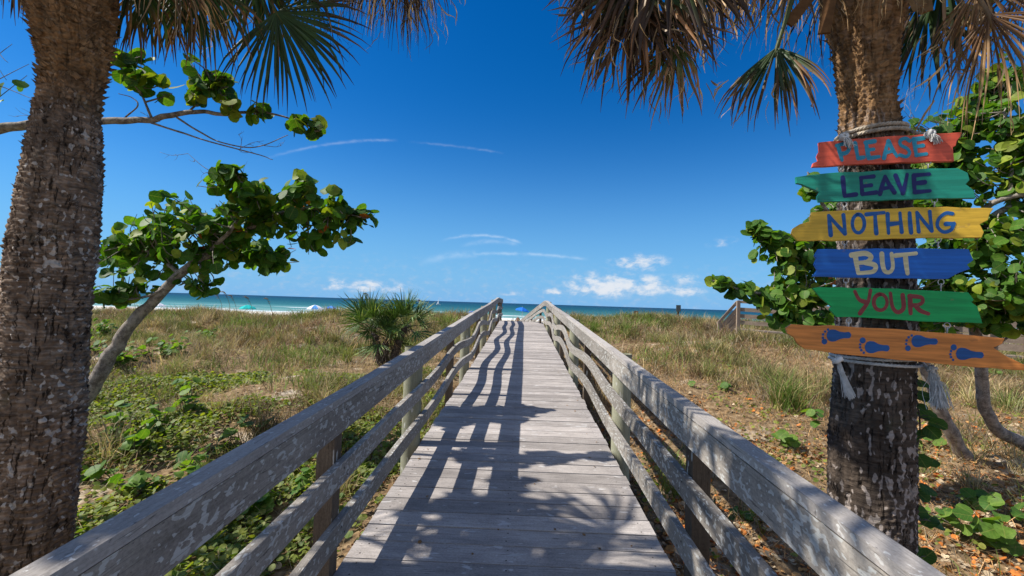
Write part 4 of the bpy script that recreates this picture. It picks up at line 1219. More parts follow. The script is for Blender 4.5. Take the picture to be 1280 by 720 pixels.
def tuft(px, py, n, h, w, label, pal, group=None, name='grass_clump', lean=(.2, 1.2), sp=.05):
    d = ray(px, py); Y = 1.2
    while Y < 26:
        p = CAM + d * (Y / d[1])
        if p[2] <= ground_z(p[0], p[1]): break
        Y += .03
    mb = MB()
    b = np.stack([p[0] + R.normal(0, sp, n), p[1] + R.normal(0, sp, n), np.zeros(n)], 1); b[:, 2] = ground_z(b[:, 0], b[:, 1]) - .01
    c = pal[R.integers(0, len(pal), n)] * R.uniform(.7, 1.3, (n, 1))
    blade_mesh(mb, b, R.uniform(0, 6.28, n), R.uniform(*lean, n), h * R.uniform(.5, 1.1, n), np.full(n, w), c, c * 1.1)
    return tag(mb.build(name, M_GRASS), label, 'grass', group)


gp = np.array([GGREEN, OLIVE, (.17, .26, .06), STRAW])
dp = np.array([STRAW, (.48, .40, .24), GREYB])
tuft(985, 515, 420, .85, .012, 'big spiky green grass clump in front of the dune grass near the signs', gp, sp=.12)
tuft(880, 470, 120, .45, .01, 'low green grass clump at the foot of the dune right of the boardwalk', gp, sp=.14)
tuft(1215, 610, 90, .38, .008, 'dry straw grass tuft on the leaf litter right of the sign palm', dp, lean=(.5, 1.4))
tuft(1272, 590, 60, .35, .008, 'straw grass tuft at the right edge beneath the sea grape', dp, lean=(.5, 1.4))
tuft(215, 470, 110, .5, .010, 'green arching grass clump below the leaning sea grape trunk', gp, sp=.12)
tuft(205, 500, 70, .4, .010, 'thin green grass clump between the sea grape seedlings', gp, sp=.10)
for (px, py) in ((320, 415), (365, 425), (425, 430), (560, 415), (330, 450), (820, 425), (900, 440), (780, 412)):
    tuft(px, py, 90, .5, .013, 'grey green grass clump growing on the open dune slope', np.array([OLIVE, GREYB, STRAW]), 'grass clumps on the dune slope', sp=.2)

# sea oats on the left crest
for i, (px, py) in enumerate(((272, 372), (282, 370), (290, 374), (310, 376), (335, 378), (150, 372), (165, 376), (460, 372), (527, 380))):
    e = at(px, py - 3, 21.0); b = e.copy(); b[2] = ground_z(b[0], b[1]); b[0] += .25
    mb = MB()
    p = spline([b, (b + e) / 2 + np.array([.1, 0, .08]), e, e + np.array([-.12, 0, .10])], 6)
    mb.tube(p, np.linspace(.011, .006, len(p)), 4, (.34, .26, .14))
    for k in range(34):
        q = p[R.integers(len(p) - 9, len(p))]
        mb.tube([q, q + np.array([R.normal() * .05 - .05, R.normal() * .04, -.03])], [.012, .003], 4, (.30, .21, .12))
    tag(mb.build('sea_oat', M_GRASS), 'tall sea oat stalk with drooping seed head on the dune crest', 'sea oat', 'sea oats on the dune crest')

# ------------------------------------------------------------------ painted signs
SY = 2.36
SC = at(1105, 300, SY)
sang = rad(16)
S_X = np.array([math.cos(sang), -math.sin(sang), 0.0]); S_N = np.array([-math.sin(sang), -math.cos(sang), 0.0])


def sp_(px, py, off=0.0):
    d = ray(px, py)
    k = np.dot(SC + S_N * off - CAM, S_N) / np.dot(d, S_N)
    return CAM + d * k


def Z2(x, y): return (970 + x / 4.0, 130 + y / 4.0)
def Z3(x, y): return (970 + x / 3.6, 300 + y / 3.6)


def board(name, label, poly, T, mat, group='painted driftwood signs on the palm'):
    px = [T(*q) for q in poly]
    # rough the sawn ends a little
    fine = []
    for i in range(len(px)):
        a = np.array(px[i]); b = np.array(px[(i + 1) % len(px)]); L = np.linalg.norm(b - a)
        m_ = max(1, int(L / 14))
        for k in range(m_):
            q = a + (b - a) * k / m_
            fine.append(q + (R.normal(0, .35, 2) if k else R.normal(0, .2, 2)))
    P = [sp_(*q) for q in fine]
    ctr = np.mean(P, 0)
    root = thing(name, label, 'sign', ctr, group)
    bm = bmesh.new()
    fr = [bm.verts.new(Vector(p - ctr)) for p in P]; bk = [bm.verts.new(Vector(p - ctr - S_N * .022)) for p in P]
    f1 = bm.faces.new(fr); f2 = bm.faces.new(bk[::-1])
    n = len(fr)
    for i in range(n): bm.faces.new((fr[i], bk[i], bk[(i + 1) % n], fr[(i + 1) % n]))
    bmesh.ops.recalc_face_normals(bm, faces=bm.faces)
    ed = [e for e in bm.edges if len(e.link_faces) == 2 and (f1 in e.link_faces or f2 in e.link_faces)]
    bmesh.ops.bevel(bm, geom=ed, offset=.0025, segments=2, affect='EDGES', profile=.6)
    bmesh.ops.triangulate(bm, faces=[f for f in bm.faces if len(f.verts) > 4])
    me = bpy.data.meshes.new('plank'); bm.to_mesh(me); bm.free(); me.polygons.foreach_set('use_smooth', np.zeros(len(me.polygons), bool))
    a = me.attributes.new('wuv', 'FLOAT_VECTOR', 'POINT')
    rn = R.random()
    w = []
    for v_ in me.vertices:
        q = np.array(v_.co); w += [float(np.dot(q, S_X)) * 1.0 + rn * 9, float(q[2]) + rn * 5 + .6 * float(np.dot(q, S_N)), rn]
    a.data.foreach_set('vector', w)
    me.materials.append(mat)
    o = bpy.data.objects.new('plank', me); COL.objects.link(o); o.parent = root
    ORG[o.name] = ctr
    return root


def strokes(root, lst, T, r_px, mat, name='lettering'):
    """brush strokes: raised flat ribbons of paint with round ends"""
    mb = MB(); lay = 0
    for st in lst:
        st = [T(*q) for q in st]
        p2 = spline(st, 6) if len(st) > 2 else np.array([np.array(st[0]) + (np.array(st[1]) - np.array(st[0])) * k / 4 for k in range(5)])
        r = r_px * (1 + .14 * np.sin(np.linspace(0, 3.1, len(p2)) + R.uniform(0, 6)) ) * R.uniform(.94, 1.06)
        lay += 1
        off = .0005 + .00007 * (lay % 17)
        # centre line with round caps, as one flat outline loft
        d = np.gradient(p2, axis=0); d /= np.linalg.norm(d, axis=1, keepdims=True) + 1e-9
        nrm2 = np.stack([-d[:, 1], d[:, 0]], 1)
        ext = []
        rr = np.broadcast_to(r, (len(p2),))
        for k, q in enumerate(np.linspace(90, 20, 4)):
            ext.append((p2[0] - d[0] * rr[0] * math.sin(rad(q)), nrm2[0], max(.02, rr[0] * math.cos(rad(q)))))
        for c_, n_, q in zip(p2, nrm2, rr): ext.append((c_, n_, q))
        for k, q in enumerate(np.linspace(20, 90, 4)):
            ext.append((p2[-1] + d[-1] * rr[-1] * math.sin(rad(q)), nrm2[-1], max(.02, rr[-1] * math.cos(rad(q)))))
        V = []
        for c_, n_, q in ext:
            V += [sp_(*(c_ + n_ * q), off - .0012), sp_(*(c_ + n_ * q), off), sp_(*(c_ - n_ * q), off), sp_(*(c_ - n_ * q), off - .0012)]
        m_ = len(ext); idx = np.arange(m_ * 4).reshape(m_, 4)
        F4 = np.concatenate([np.stack([idx[:-1, k], idx[:-1, k + 1], idx[1:, k + 1], idx[1:, k]], -1) for k in range(3)])
        V = np.array(V)
        w = np.stack([V @ S_X, V[:, 2], np.zeros(len(V))], 1)
        mb.add(V, f4=F4, wuv=w)
    return mb.build(name, mat, root)


def ell(cx, cy, rx, ry, a0=0, a1=360, n=14, tilt=0):
    return [(cx + rx * math.cos(rad(a)), cy + ry * math.sin(rad(a))) for a in np.linspace(a0, a1, n)]


def hooks(root, pts):
    """pairs of linked metal eyes under a plank"""
    for (px, py) in pts:
        mb = MB()
        c = sp_(px, py, -.011)
        for dz, ang in ((.010, 0.5), (-.012, 1.9)):
            a = np.linspace(0, 2 * np.pi, 17)
            ux = S_X * math.cos(ang) + S_N * math.sin(ang)
            p = np.array([c + ux * .011 * math.cos(q) + np.array([0, 0, dz + .014 * math.sin(q)]) for q in a])
            mb.tube(p, .0023, 6, (.5, .5, .5), cap=False)
        mb.tube([c + (0, 0, .024), c + (0, 0, .05)], .0022, 6)
        mb.tube([c - (0, 0, .024), c - (0, 0, .05)], .0022, 6)
        mb.build('chain_link', M_METAL, root, True)


P_RED = mat_paint('coral_paint', (.62, .095, .05), .35)
P_TEAL = mat_paint('teal_paint', (.012, .24, .165), .25)
P_YEL = mat_paint('yellow_paint', (.68, .42, .04), .25)
P_BLUE = mat_paint('blue_paint', (.010, .125, .48), .25)
P_GRN = mat_paint('green_paint', (.006, .34, .085), .2)
P_ORG = mat_paint('orange_stain', (.62, .215, .045), .2, (.22, .09, .03), .35)
L_SKY = mat_paint('light_blue_lettering', (.02, .24, .36), .2)
L_NAVY = mat_paint('navy_lettering', (.006, .012, .105), .1)
L_BLUE = mat_paint('mid_blue_lettering', (.008, .10, .32), .15)
L_CREAM = mat_paint('cream_lettering', (.62, .55, .32), .15)
L_MAR = mat_paint('maroon_lettering', (.22, .035, .035), .3)
L_FOOT = mat_paint('footprint_blue', (.012, .085, .27), .15)

b = board('sign_board', 'coral red plank reading PLEASE, topmost of the hanging signs', [(215, 190), (500, 165), (780, 148), (930, 140), (925, 160), (905, 185), (900, 208), (885, 217), (892, 285), (700, 292), (450, 300), (180, 315), (185, 297), (215, 282), (205, 260), (217, 235)], Z2, P_RED)
strokes(b, [[(310, 208), (320, 245), (330, 280)], [(303, 208), (345, 200), (366, 218), (354, 242), (324, 250)], [(395, 196), (403, 235), (410, 272)], [(410, 272), (440, 266)],
            [(450, 190), (456, 230), (464, 270)], [(446, 193), (494, 186)], [(456, 231), (488, 226)], [(464, 271), (516, 263)],
            [(540, 270), (550, 225), (562, 186)], [(562, 186), (582, 225), (604, 260)], [(548, 243), (588, 234)],
            [(668, 184), (648, 172), (622, 182), (624, 205), (655, 222), (668, 244), (652, 263), (620, 255)],
            [(690, 176), (695, 215), (702, 256)], [(686, 178), (740, 170)], [(695, 213), (735, 207)], [(702, 256), (752, 249)]], Z2, 2.5, L_SKY)
hooks(b, [Z2(325, 322), Z2(760, 300)])
b = board('sign_board', 'teal green plank reading LEAVE, second of the hanging signs', [(100, 365), (250, 345), (600, 328), (910, 320), (960, 345), (968, 380), (950, 400), (990, 430), (1000, 470), (700, 475), (400, 487), (215, 490), (205, 462), (217, 440), (130, 402), (102, 395)], Z2, P_TEAL)
strokes(b, [[(334, 368), (338, 415), (343, 460)], [(343, 460), (400, 452)], [(425, 370), (428, 410), (432, 450)], [(425, 369), (488, 362)], [(430, 412), (476, 406)], [(432, 451), (502, 442)],
            [(520, 450), (532, 405), (546, 362)], [(546, 362), (566, 402), (592, 442)], [(530, 424), (578, 415)], [(598, 358), (615, 402), (634, 446)], [(634, 446), (646, 400), (656, 352)],
            [(690, 358), (691, 400), (694, 440)], [(690, 357), (766, 350)], [(692, 397), (744, 391)], [(694, 441), (770, 434)]], Z2, 2.6, L_NAVY)
hooks(b, [Z2(340, 512), Z2(792, 490)])
b = board('sign_board', 'yellow plank reading NOTHING, third of the hanging signs', [(180, 540), (500, 525), (800, 515), (1090, 520), (1066, 555), (1060, 580), (1020, 602), (1040, 640), (1030, 668), (700, 672), (400, 680), (110, 682), (75, 650), (85, 622), (120, 600), (168, 585), (170, 565)], Z2, P_YEL)
strokes(b, [[(274, 655), (269, 605), (264, 558)], [(264, 558), (305, 605), (345, 648)], [(345, 648), (342, 600), (337, 555)], ell(412, 598, 30, 46, -100, 262), [(452, 552), (540, 543)], [(495, 548), (498, 600), (502, 646)],
            [(558, 550), (560, 600), (563, 646)], [(620, 545), (624, 592), (629, 640)], [(562, 602), (624, 594)], [(668, 545), (671, 595), (676, 643)],
            [(714, 638), (709, 590), (705, 543)], [(705, 543), (742, 590), (779, 634)], [(779, 634), (774, 588), (769, 538)], [(882, 548), (848, 546), (814, 575), (808, 612), (836, 639), (874, 630), (890, 598)], [(890, 598), (850, 600)]], Z2, 2.5, L_BLUE)
hooks(b, [Z2(343, 700), Z2(810, 690)])
b = board('sign_board', 'royal blue plank reading BUT, fourth of the hanging signs', [(190, 42), (500, 38), (868, 40), (888, 90), (860, 110), (875, 130), (820, 150), (775, 176), (500, 172), (165, 165), (186, 135), (172, 110), (182, 85), (172, 70)], Z3, P_BLUE)
strokes(b, [[(356, 66), (362, 105), (370, 148)], [(340, 68), (400, 60), (428, 76), (410, 98), (370, 103)], [(400, 101), (446, 114), (440, 140), (400, 147), (370, 149)],
            [(476, 62), (480, 110), (490, 140), (512, 144), (526, 120), (520, 62)], [(538, 70), (630, 60)], [(582, 68), (586, 110), (592, 150)]], Z3, 2.8, L_CREAM)
hooks(b, [Z3(315, 190), Z3(742, 198)])
b = board('sign_board', 'bright green plank reading YOUR, fifth of the hanging signs', [(165, 217), (195, 212), (500, 218), (865, 235), (892, 270), (880, 280), (908, 300), (930, 375), (700, 368), (400, 350), (275, 345), (240, 312), (252, 300), (205, 262)], Z3, P_GRN)
strokes(b, [[(355, 232), (375, 268), (405, 280)], [(425, 226), (414, 278), (378, 330)], ell(470, 280, 30, 36, -100, 262), [(515, 240), (524, 300), (548, 325), (574, 305), (570, 248)],
            [(604, 252), (604, 290), (606, 330)], [(600, 252), (652, 258), (660, 278), (640, 292), (606, 294)], [(626, 294), (650, 318), (686, 332)]], Z3, 2.6, L_MAR)
hooks(b, [Z3(328, 372), Z3(770, 394)])
b = board('sign_board', 'orange wooden plank with four blue footprints, lowest of the hanging signs', [(45, 395), (70, 378), (300, 388), (600, 405), (1030, 442), (1020, 468), (980, 485), (1040, 525), (1135, 568), (1120, 588), (800, 565), (500, 535), (260, 510), (130, 490), (95, 465), (82, 440), (50, 420)], Z3, P_ORG)


def footprint(root, ball, heel, toes):
    mb = MB()
    def disc(c, r, off, n=14):
        V = [sp_(*Z3(*c), off)]
        V += [sp_(*Z3(c[0] + r * math.cos(q), c[1] + r * math.sin(q)), off) for q in np.linspace(0, 2 * np.pi, n, endpoint=False)]
        V += [sp_(*Z3(c[0] + r * math.cos(q), c[1] + r * math.sin(q)), -.001) for q in np.linspace(0, 2 * np.pi, n, endpoint=False)]
        V = np.array(V)
        f3 = [(0, 1 + k, 1 + (k + 1) % n) for k in range(n)]; f4 = [(1 + k, 1 + n + k, 1 + n + (k + 1) % n, 1 + (k + 1) % n) for k in range(n)]
        mb.add(V, f3=f3, f4=f4, wuv=np.stack([V @ S_X, V[:, 2], np.zeros(len(V))], 1))
    a = np.array(ball, float); b_ = np.array(heel, float); d = b_ - a; L = np.linalg.norm(d); d /= L; n2 = np.array([-d[1], d[0]])
    tt = np.linspace(-25 / L, 1 + 14 / L, 26)
    def hw(t):
        s = t * L
        if s < 0: return 27 * math.sqrt(max(0, 1 - (s / 25) ** 2))
        if s > L: return 14 * math.sqrt(max(0, 1 - ((s - L) / 14) ** 2))
        return float(np.interp(t, [0, .2, .5, .75, 1], [27, 26, 16, 13, 14]))
    V = []
    for t_ in tt:
        c = a + d * t_ * L; h = hw(t_) + .3
        V += [sp_(*Z3(*(c + n2 * h)), -.001), sp_(*Z3(*(c + n2 * h)), .0008), sp_(*Z3(*(c - n2 * h)), .0008), sp_(*Z3(*(c - n2 * h)), -.001)]
    V = np.array(V); m_ = len(tt); idx = np.arange(m_ * 4).reshape(m_, 4)
    F4 = np.concatenate([np.stack([idx[:-1, k], idx[:-1, k + 1], idx[1:, k + 1], idx[1:, k]], -1) for k in range(3)])
    mb.add(V, f4=F4, wuv=np.stack([V @ S_X, V[:, 2], np.zeros(len(V))], 1))
    for (x, y, r) in toes: disc((x, y), r, .0008)
    mb.build('footprint', L_FOOT, root)


footprint(b, (252, 430), (325, 428), [(218, 457, 13), (211, 440, 6), (212, 425, 6), (221, 412, 6), (234, 403, 6)])
footprint(b, (424, 482), (498, 487), [(390, 452, 14), (379, 470, 6), (379, 483, 6), (384, 496, 6), (395, 507, 6)])
footprint(b, (634, 455), (715, 457), [(594, 487, 13), (586, 468, 6), (588, 452, 6), (597, 438, 6), (611, 430, 6)])
footprint(b, (834, 512), (922, 518), [(800, 483, 14), (788, 500, 6), (785, 514, 6), (788, 527, 6), (797, 539, 6)])


# ------------------------------------------------------------------ ropes
def rope(mb, pts, r, twist=.05, n=14, col=(.5, .5, .5)):
    p = spline(pts, n)
    seg = np.linalg.norm(np.diff(p, axis=0), axis=1); d = np.concatenate([[0], np.cumsum(seg)])
    m_ = max(20, int(d[-1] / (twist / 8)))
    dd = np.linspace(0, d[-1], m_)
    p = np.stack([np.interp(dd, d, p[:, k]) for k in range(3)], 1)
    t_ = nrm(np.gradient(p, axis=0)); ref = np.array([.3, .2, 1.0])
    s = nrm(np.cross(t_, ref)); u = np.cross(s, t_)
    for k in range(3):
        a = dd / twist * 2 * np.pi + k * 2.094
        mb.tube(p + r * .52 * (np.cos(a)[:, None] * s + np.sin(a)[:, None] * u), r * .56, 6, col)


def trunk_at(path, z):
    P = np.array([p for p, r in path]); Rr = [r for p, r in path]
    return np.interp(z, P[:, 2], P[:, 0]), np.interp(z, P[:, 2], P[:, 1]), np.interp(z, P[:, 2], Rr)


def loop(path, z, extra, a0, a1, n=26, tilt=0.0):
    out = []
    for q in np.linspace(a0, a1, n):
        zz = z + tilt * math.cos(q)
        x, y, r = trunk_at(path, zz)
        out.append((x + (r + extra) * math.cos(q), y + (r + extra) * math.sin(q), zz))
    return out


rr_ = thing('rope', 'brown twisted rope tied round the palm trunk above the red PLEASE sign', 'rope', at(1090, 158, 2.5))
mb = MB()
z1 = at(1088, 157, 2.45)[2]
rope(mb, loop(pathR, z1 + .012, .016, 0, 2 * math.pi, tilt=.012), .0115)
rope(mb, loop(pathR, z1 - .016, .018, .2, 2 * math.pi + .2, tilt=.012), .0115)
x_, y_, r_ = trunk_at(pathR, z1)
kl = sp_(*Z2(340, 165), .01); kr = sp_(*Z2(770, 150), .01)
rope(mb, [loop(pathR, z1, .02, math.pi * 1.15, math.pi * 1.2, 2)[0], kl + (0, .02, .02), kl], .010)
rope(mb, [loop(pathR, z1, .02, -.6, -.5, 2)[0], (np.array(loop(pathR, z1, .02, -.6, -.5, 2)[0]) + kr) / 2 + (0, 0, -.008), kr], .010)
mb.build('strand', M_ROPE, rr_, True)
for kpos, ex in ((kl, 1), (kr, .9)):
    mb = MB()
    for k in range(3):
        a = np.linspace(0, 2 * np.pi, 13) + k
        ax1 = nrm(R.normal(size=3)); ax2 = nrm(np.cross(ax1, R.normal(size=3)))
        mb.tube(np.array([kpos + ax1 * .016 * math.cos(q) + ax2 * .016 * math.sin(q) for q in a]), .009, 6, cap=False)
    for k in range(40):
        e = kpos + np.array([R.normal() * .012 + .022 * ex, 0, 0]) + S_N * R.uniform(.008, .025) + np.array([0, 0, -.06 * R.uniform(.6, 1.1) * ex])
        mb.tube(spline([kpos + S_N * .012, (kpos + e) / 2 + S_N * .012 + R.normal(0, .005, 3), e], 4), .0016, 4, cap=False)
    mb.build('knot', M_WROPE, rr_)

rr2 = thing('rope', 'pale rope with two white tassels tied round the trunk below the footprint sign', 'rope', at(1090, 458, 2.45))
mb = MB()
z2 = at(1090, 452, 2.42)[2]
for k, dz in enumerate((.014, -.016)):
    rope(mb, loop(pathR, z2 + dz, .014 + .003 * k, k * .4, 2 * math.pi + k * .4, tilt=.008 - .012 * k), .0085)
kl = at(1047, 450, 2.36); kr = at(1165, 462, 2.40)
rope(mb, [loop(pathR, z2, .02, -.5, -.4, 2)[0], (np.array(loop(pathR, z2, .02, -.5, -.4, 2)[0]) + kr) / 2 + (0, 0, -.01), kr], .0105)
mb.build('strand', M_WROPE, rr2, True)
def tassel(k0, tip, n, w0, w1, wav):
    mb = MB()
    for q in range(n):
        s = nrm(R.normal(size=3)) * w0 * R.random(); e = np.array(tip) + R.normal(0, 1, 3) * np.array([w1, w1 * .5, .008])
        mid = (k0 + e) / 2 + R.normal(0, wav, 3)
        mb.tube(spline([k0 + s, (k0 * .7 + e * .3) + s + R.normal(0, wav * .5, 3), mid, e], 4), .0012, 4, cap=False)
    for k in range(3):
        a = np.linspace(0, 2 * np.pi, 13); ax1 = nrm(R.normal(size=3)); ax2 = nrm(np.cross(ax1, R.normal(size=3)))
        mb.tube(np.array([k0 + ax1 * .018 * math.cos(q) + ax2 * .018 * math.sin(q) for q in a]), .009, 6, cap=False)
    mb.build('tassel', M_WROPE, rr2)
tassel(kl, at(1064, 496, 2.34), 130, .010, .009, .002)
tassel(kr, at(1176, 508, 2.36), 190, .016, .022, .012)

# ------------------------------------------------------------------ second boardwalk on the right
W2 = mat_wood('brown_rail_wood', (.13, .095, .07), (.37, .285, .215), lichen=-.1, stain=.6)
q0 = at(898, 402, 17.0); q1 = at(922, 377, 17.0); q15 = at(985, 381, 16.5); q2 = at(1150, 398, 15.2); q3 = at(1330, 408, 14.0)
bw2 = thing('boardwalk', 'distant brown wooden boardwalk with plank railing behind the sea grape on the right', 'boardwalk', (q1[0], q1[1], ground_z(q1[0], q1[1])))
pts = [q0 + np.array([0, 0, -.05]), q1, q15, q2, q3]
hgt = [.75, 1.05, 1.05, 1.05]
rl = [MB() for _ in range(4)]
for i, (a, b_) in enumerate(zip(pts[:-1], pts[1:])):
    for k, (dz, th) in enumerate(((0, .10), (-.28, .14), (-.52, .14), (-.76, .14)) if i < 2 else ((-.02, .22), (-.26, .22), (-.50, .22), (-.74, .22))):
        rl[k].bar(a + (0, 0, dz), b_ + (0, 0, dz), .045, th, rnd=.2 + .2 * k)
for k in range(4): rl[k].build('rail', W2, bw2)
mb = MB()
for a, b_ in zip(pts[1:-1], pts[2:]):
    for s_ in range(60):
        u_ = s_ / 60; u2 = (s_ + .93) / 60
        p = a + (b_ - a) * u_; q = a + (b_ - a) * u2
        o = nrm(np.cross(b_ - a, (0, 0, 1.0))) * -1.4
        z_ = np.array([0, 0, -1.02])
        V = np.array([p, q, q + o, p + o]) + z_
        mb.hexa(np.concatenate([V - (0, 0, .04), V]), rnd=R.random(), axis=1)
mb.build('deck', W2, bw2)
for i, (a, b_) in enumerate(zip(pts[:-1], pts[1:])):
    n = 1 if i < 2 else 4
    for k in range(n + 1):
        if k == 0 and i > 1: continue
        if i == 0 and k == 1: continue
        p = a + (b_ - a) * (k / n)
        mb = MB(); gz = float(ground_z(p[0], p[1])) - .2
        mb.box((p[0] - .06, p[1] - .1, gz), (p[0] + .06, p[1] - .026, p[2] + .03), rnd=R.random(), axis=2)
        mb.build('post', W2, bw2)

# ------------------------------------------------------------------ beach things
def umbrella(px, py, Y, dia, c1, c2, label, h=None, tilt=0.0):
    top = at(px, py, Y); gz = float(ground_z(top[0], top[1]))
    base = np.array([top[0], top[1], gz])
    root = thing('beach_umbrella', label, 'umbrella', base, 'umbrellas on the beach')
    mb = MB(); n = 8; r = dia / 2
    rings = [(0, 0), (.35, .09), (.7, .24), (1.0, .44)]
    for k in range(n):
        a = [k * 2 * np.pi / n, (k + .5) * 2 * np.pi / n, (k + 1) * 2 * np.pi / n]
        V = []
        for (q, dz) in rings:
            for j, an in enumerate(a):
                sag = .04 * q if j == 1 else 0
                rr2 = r * q * (1 - .05 * (j == 1))
                V.append(top + np.array([rr2 * math.cos(an), rr2 * math.sin(an), -dz * r - sag + tilt * rr2 * math.cos(an)]))
        # short valance
        for j, an in enumerate(a):
            V.append(top + np.array([r * 1.0 * math.cos(an), r * 1.0 * math.sin(an), -.44 * r - .12 + tilt * r * math.cos(an)]))
        f4 = [(i * 3 + j, i * 3 + j + 1, i * 3 + j + 4, i * 3 + j + 3) for i in range(4) for j in range(2)]
        mb.add(V, f4=f4, col=c1 if k % 2 == 0 else c2)
    mb.build('canopy', M_UMB, root)
    pm = MB(); pm.tube([base - (0, 0, .3), top + (0, 0, .08)], .025, 8); pm.build('pole', M_METAL, root)
    return root


M_UMB = mat_leaf('umbrella_cloth', .8, .25, .1, (1.0, 1.0, 1.0), 5.0)
BL, SKY_, WH, TL = (.02, .16, .62), (.10, .33, .75), (.78, .80, .82), (.02, .45, .44)
umbrella(310, 381, 62, 2.1, TL, (.03, .52, .50), 'turquoise beach umbrella behind the dune crest right of the leaning sea grape')
umbrella(394, 381, 62, 2.2, SKY_, WH, 'blue and white striped beach umbrella left of the young palm')
umbrella(414, 382.2, 70, 1.6, SKY_, BL, 'small plain blue beach umbrella beside the striped one')
umbrella(653, 384, 52, 1.55, BL, (.03, .2, .7), 'bright blue beach umbrella seen through the gap at the end of the boardwalk', tilt=-.15)
umbrella(198, 378.5, 62, 1.7, WH, (.7, .75, .85), 'white beach umbrella seen beside the leaning sea grape trunk')
umbrella(185, 379, 66, 1.3, BL, SKY_, 'small blue beach umbrella left of the white one')
umbrella(589, 388.5, 60, 1.6, BL, SKY_, 'blue beach umbrella half hidden behind the left railing')
umbrella(199, 386.5, 60, 1.0, (.05, .26, .30), (.04, .22, .26), 'small grey green beach umbrella low on the sand behind the leaning trunk')

# person standing under the blue umbrella
pb = at(647.6, 390, 50); gz = float(ground_z(pb[0], pb[1])); H = 1.7
pz = max(gz, pb[2] - H)
sk = [(0, 0, .95), (0, 0, 1.25), (0, 0, 1.45), (0, 0, 1.53), (0, 0, 1.66), (-.09, 0, .9), (-.1, .02, .48), (-.1, 0, .06), (.09, 0, .9), (.1, .02, .48), (.1, 0, .06), (-.19, 0, 1.42), (-.24, 0, 1.15), (-.22, -.08, .9), (.19, 0, 1.42), (.24, 0, 1.15), (.22, -.08, .9), (-.1, -.13, .03), (.1, -.13, .03)]
ed = [(0, 1), (1, 2), (2, 3), (3, 4), (0, 5), (5, 6), (6, 7), (0, 8), (8, 9), (9, 10), (2, 11), (11, 12), (12, 13), (2, 14), (14, 15), (15, 16), (7, 17), (10, 18)]
rs = [.15, .14, .13, .055, .10, .09, .065, .045, .09, .065, .045, .06, .045, .035, .06, .045, .035, .035, .035]
me = bpy.data.meshes.new('person'); me.from_pydata(sk, ed, [])
po = bpy.data.objects.new('person', me); COL.objects.link(po); po.location = (pb[0], pb[1], gz)
md = po.modifiers.new('skin', 'SKIN'); sv = me.skin_vertices[0].data
for i, r in enumerate(rs): sv[i].radius = (r, r)
sv[0].use_root = True
po.modifiers.new('sub', 'SUBSURF').levels = 1
bpy.context.view_layer.update()
ev = po.evaluated_get(bpy.context.evaluated_depsgraph_get()); me2 = bpy.data.meshes.new_from_object(ev)
po.modifiers.clear(); po.data = me2
me2.materials.clear(); me2.materials.append(mat_plain('tanned_skin', (.22, .11, .07), .6))
tag(po, 'tiny distant person in dark swimwear standing beneath the bright blue umbrella', 'person')
mb = MB()
mb.tube([(pb[0], pb[1], gz + .82), (pb[0], pb[1], gz + .95), (pb[0], pb[1], gz + 1.06)], [.17, .185, .165], 12)
so = mb.build('swim_shorts', mat_plain('dark_cloth', (.02, .02, .03), .8)); so.parent = po; so.matrix_parent_inverse = Matrix.Translation(-Vector((pb[0], pb[1], gz)))

# beach notice on a post, and a small red one
def notice(px, py, Y, w, h, col, label, drop=1.6):
    c = at(px, py, Y); gz = float(ground_z(c[0], c[1]))
    root = thing('beach_sign', label, 'sign', (c[0], c[1], gz))
    mb = MB(); mb.box((c[0] - w / 2, c[1] - .02, c[2] - h / 2), (c[0] + w / 2, c[1] + .005, c[2] + h / 2)); mb.build('panel', mat_plain('sign_panel', col, .6), root)
    mb = MB(); mb.box((c[0] - .05, c[1] + .008, gz - .2), (c[0] + .05, c[1] + .09, c[2] + h / 2 - .03), axis=2); mb.build('post', M_POST, root)
notice(848, 385.5, 26, .26, .38, (.10, .12, .12), 'small grey rectangular beach sign on a post above the right dune grass')
notice(795, 391, 27, .26, .22, (.26, .13, .10), 'small faded red sign half buried in grass on the right dune crest')

# sail boat far out
c = at(548, 376.5, 420); c[2] = -1.8
root = thing('sailboat', 'tiny white sailboat far out on the sea left of the boardwalk', 'boat', c)
mb = MB()
hs = []
for k, (x, w, z) in enumerate(((-1.8, .05, .75), (-1.2, .5, .6), (0, .7, .55), (1.2, .55, .55), (1.7, .4, .6))):
    hs += [c + (x, -w, z), c + (x, -w * .6, .05), c + (x, 0, -.15), c + (x, w * .6, .05), c + (x, w, z)]
idx = np.arange(25).reshape(5, 5)
mb.add(hs, f4=np.concatenate([np.stack([idx[:-1, k], idx[:-1, k + 1], idx[1:, k + 1], idx[1:, k]], -1) for k in range(4)]))
M_WHT = mat_plain('white_hull', (.8, .8, .8), .5)
mb.build('hull', M_WHT, root)
mb = MB(); mb.tube([c + (.2, 0, .3), c + (.2, 0, 5.6)], .05, 6); mb.build('mast', M_METAL, root)
mb = MB(); mb.add([c + (.1, 0, .8), c + (-1.6, .2, .9), c + (.1, 0, 5.3), c + (-.6, .25, 2.4)], f3=[(0, 1, 3), (0, 3, 2)]); mb.build('sail', M_WHT, root)

# ------------------------------------------------------------------ light, sky
SUN_EL, tanx = math.atan(1 / .95), 1
sdir = nrm(np.array([-.95, -.03, 1.0]))
sl = bpy.data.lights.new('sun', 'SUN'); sl.energy = 5.0; sl.angle = rad(.55); sl.color = (1.0, .95, .87)
so = bpy.data.objects.new('sun', sl); COL.objects.link(so)
so.rotation_euler = Vector(-sdir).to_track_quat('-Z', 'Y').to_euler(); so.location = (-20, 0, 25)

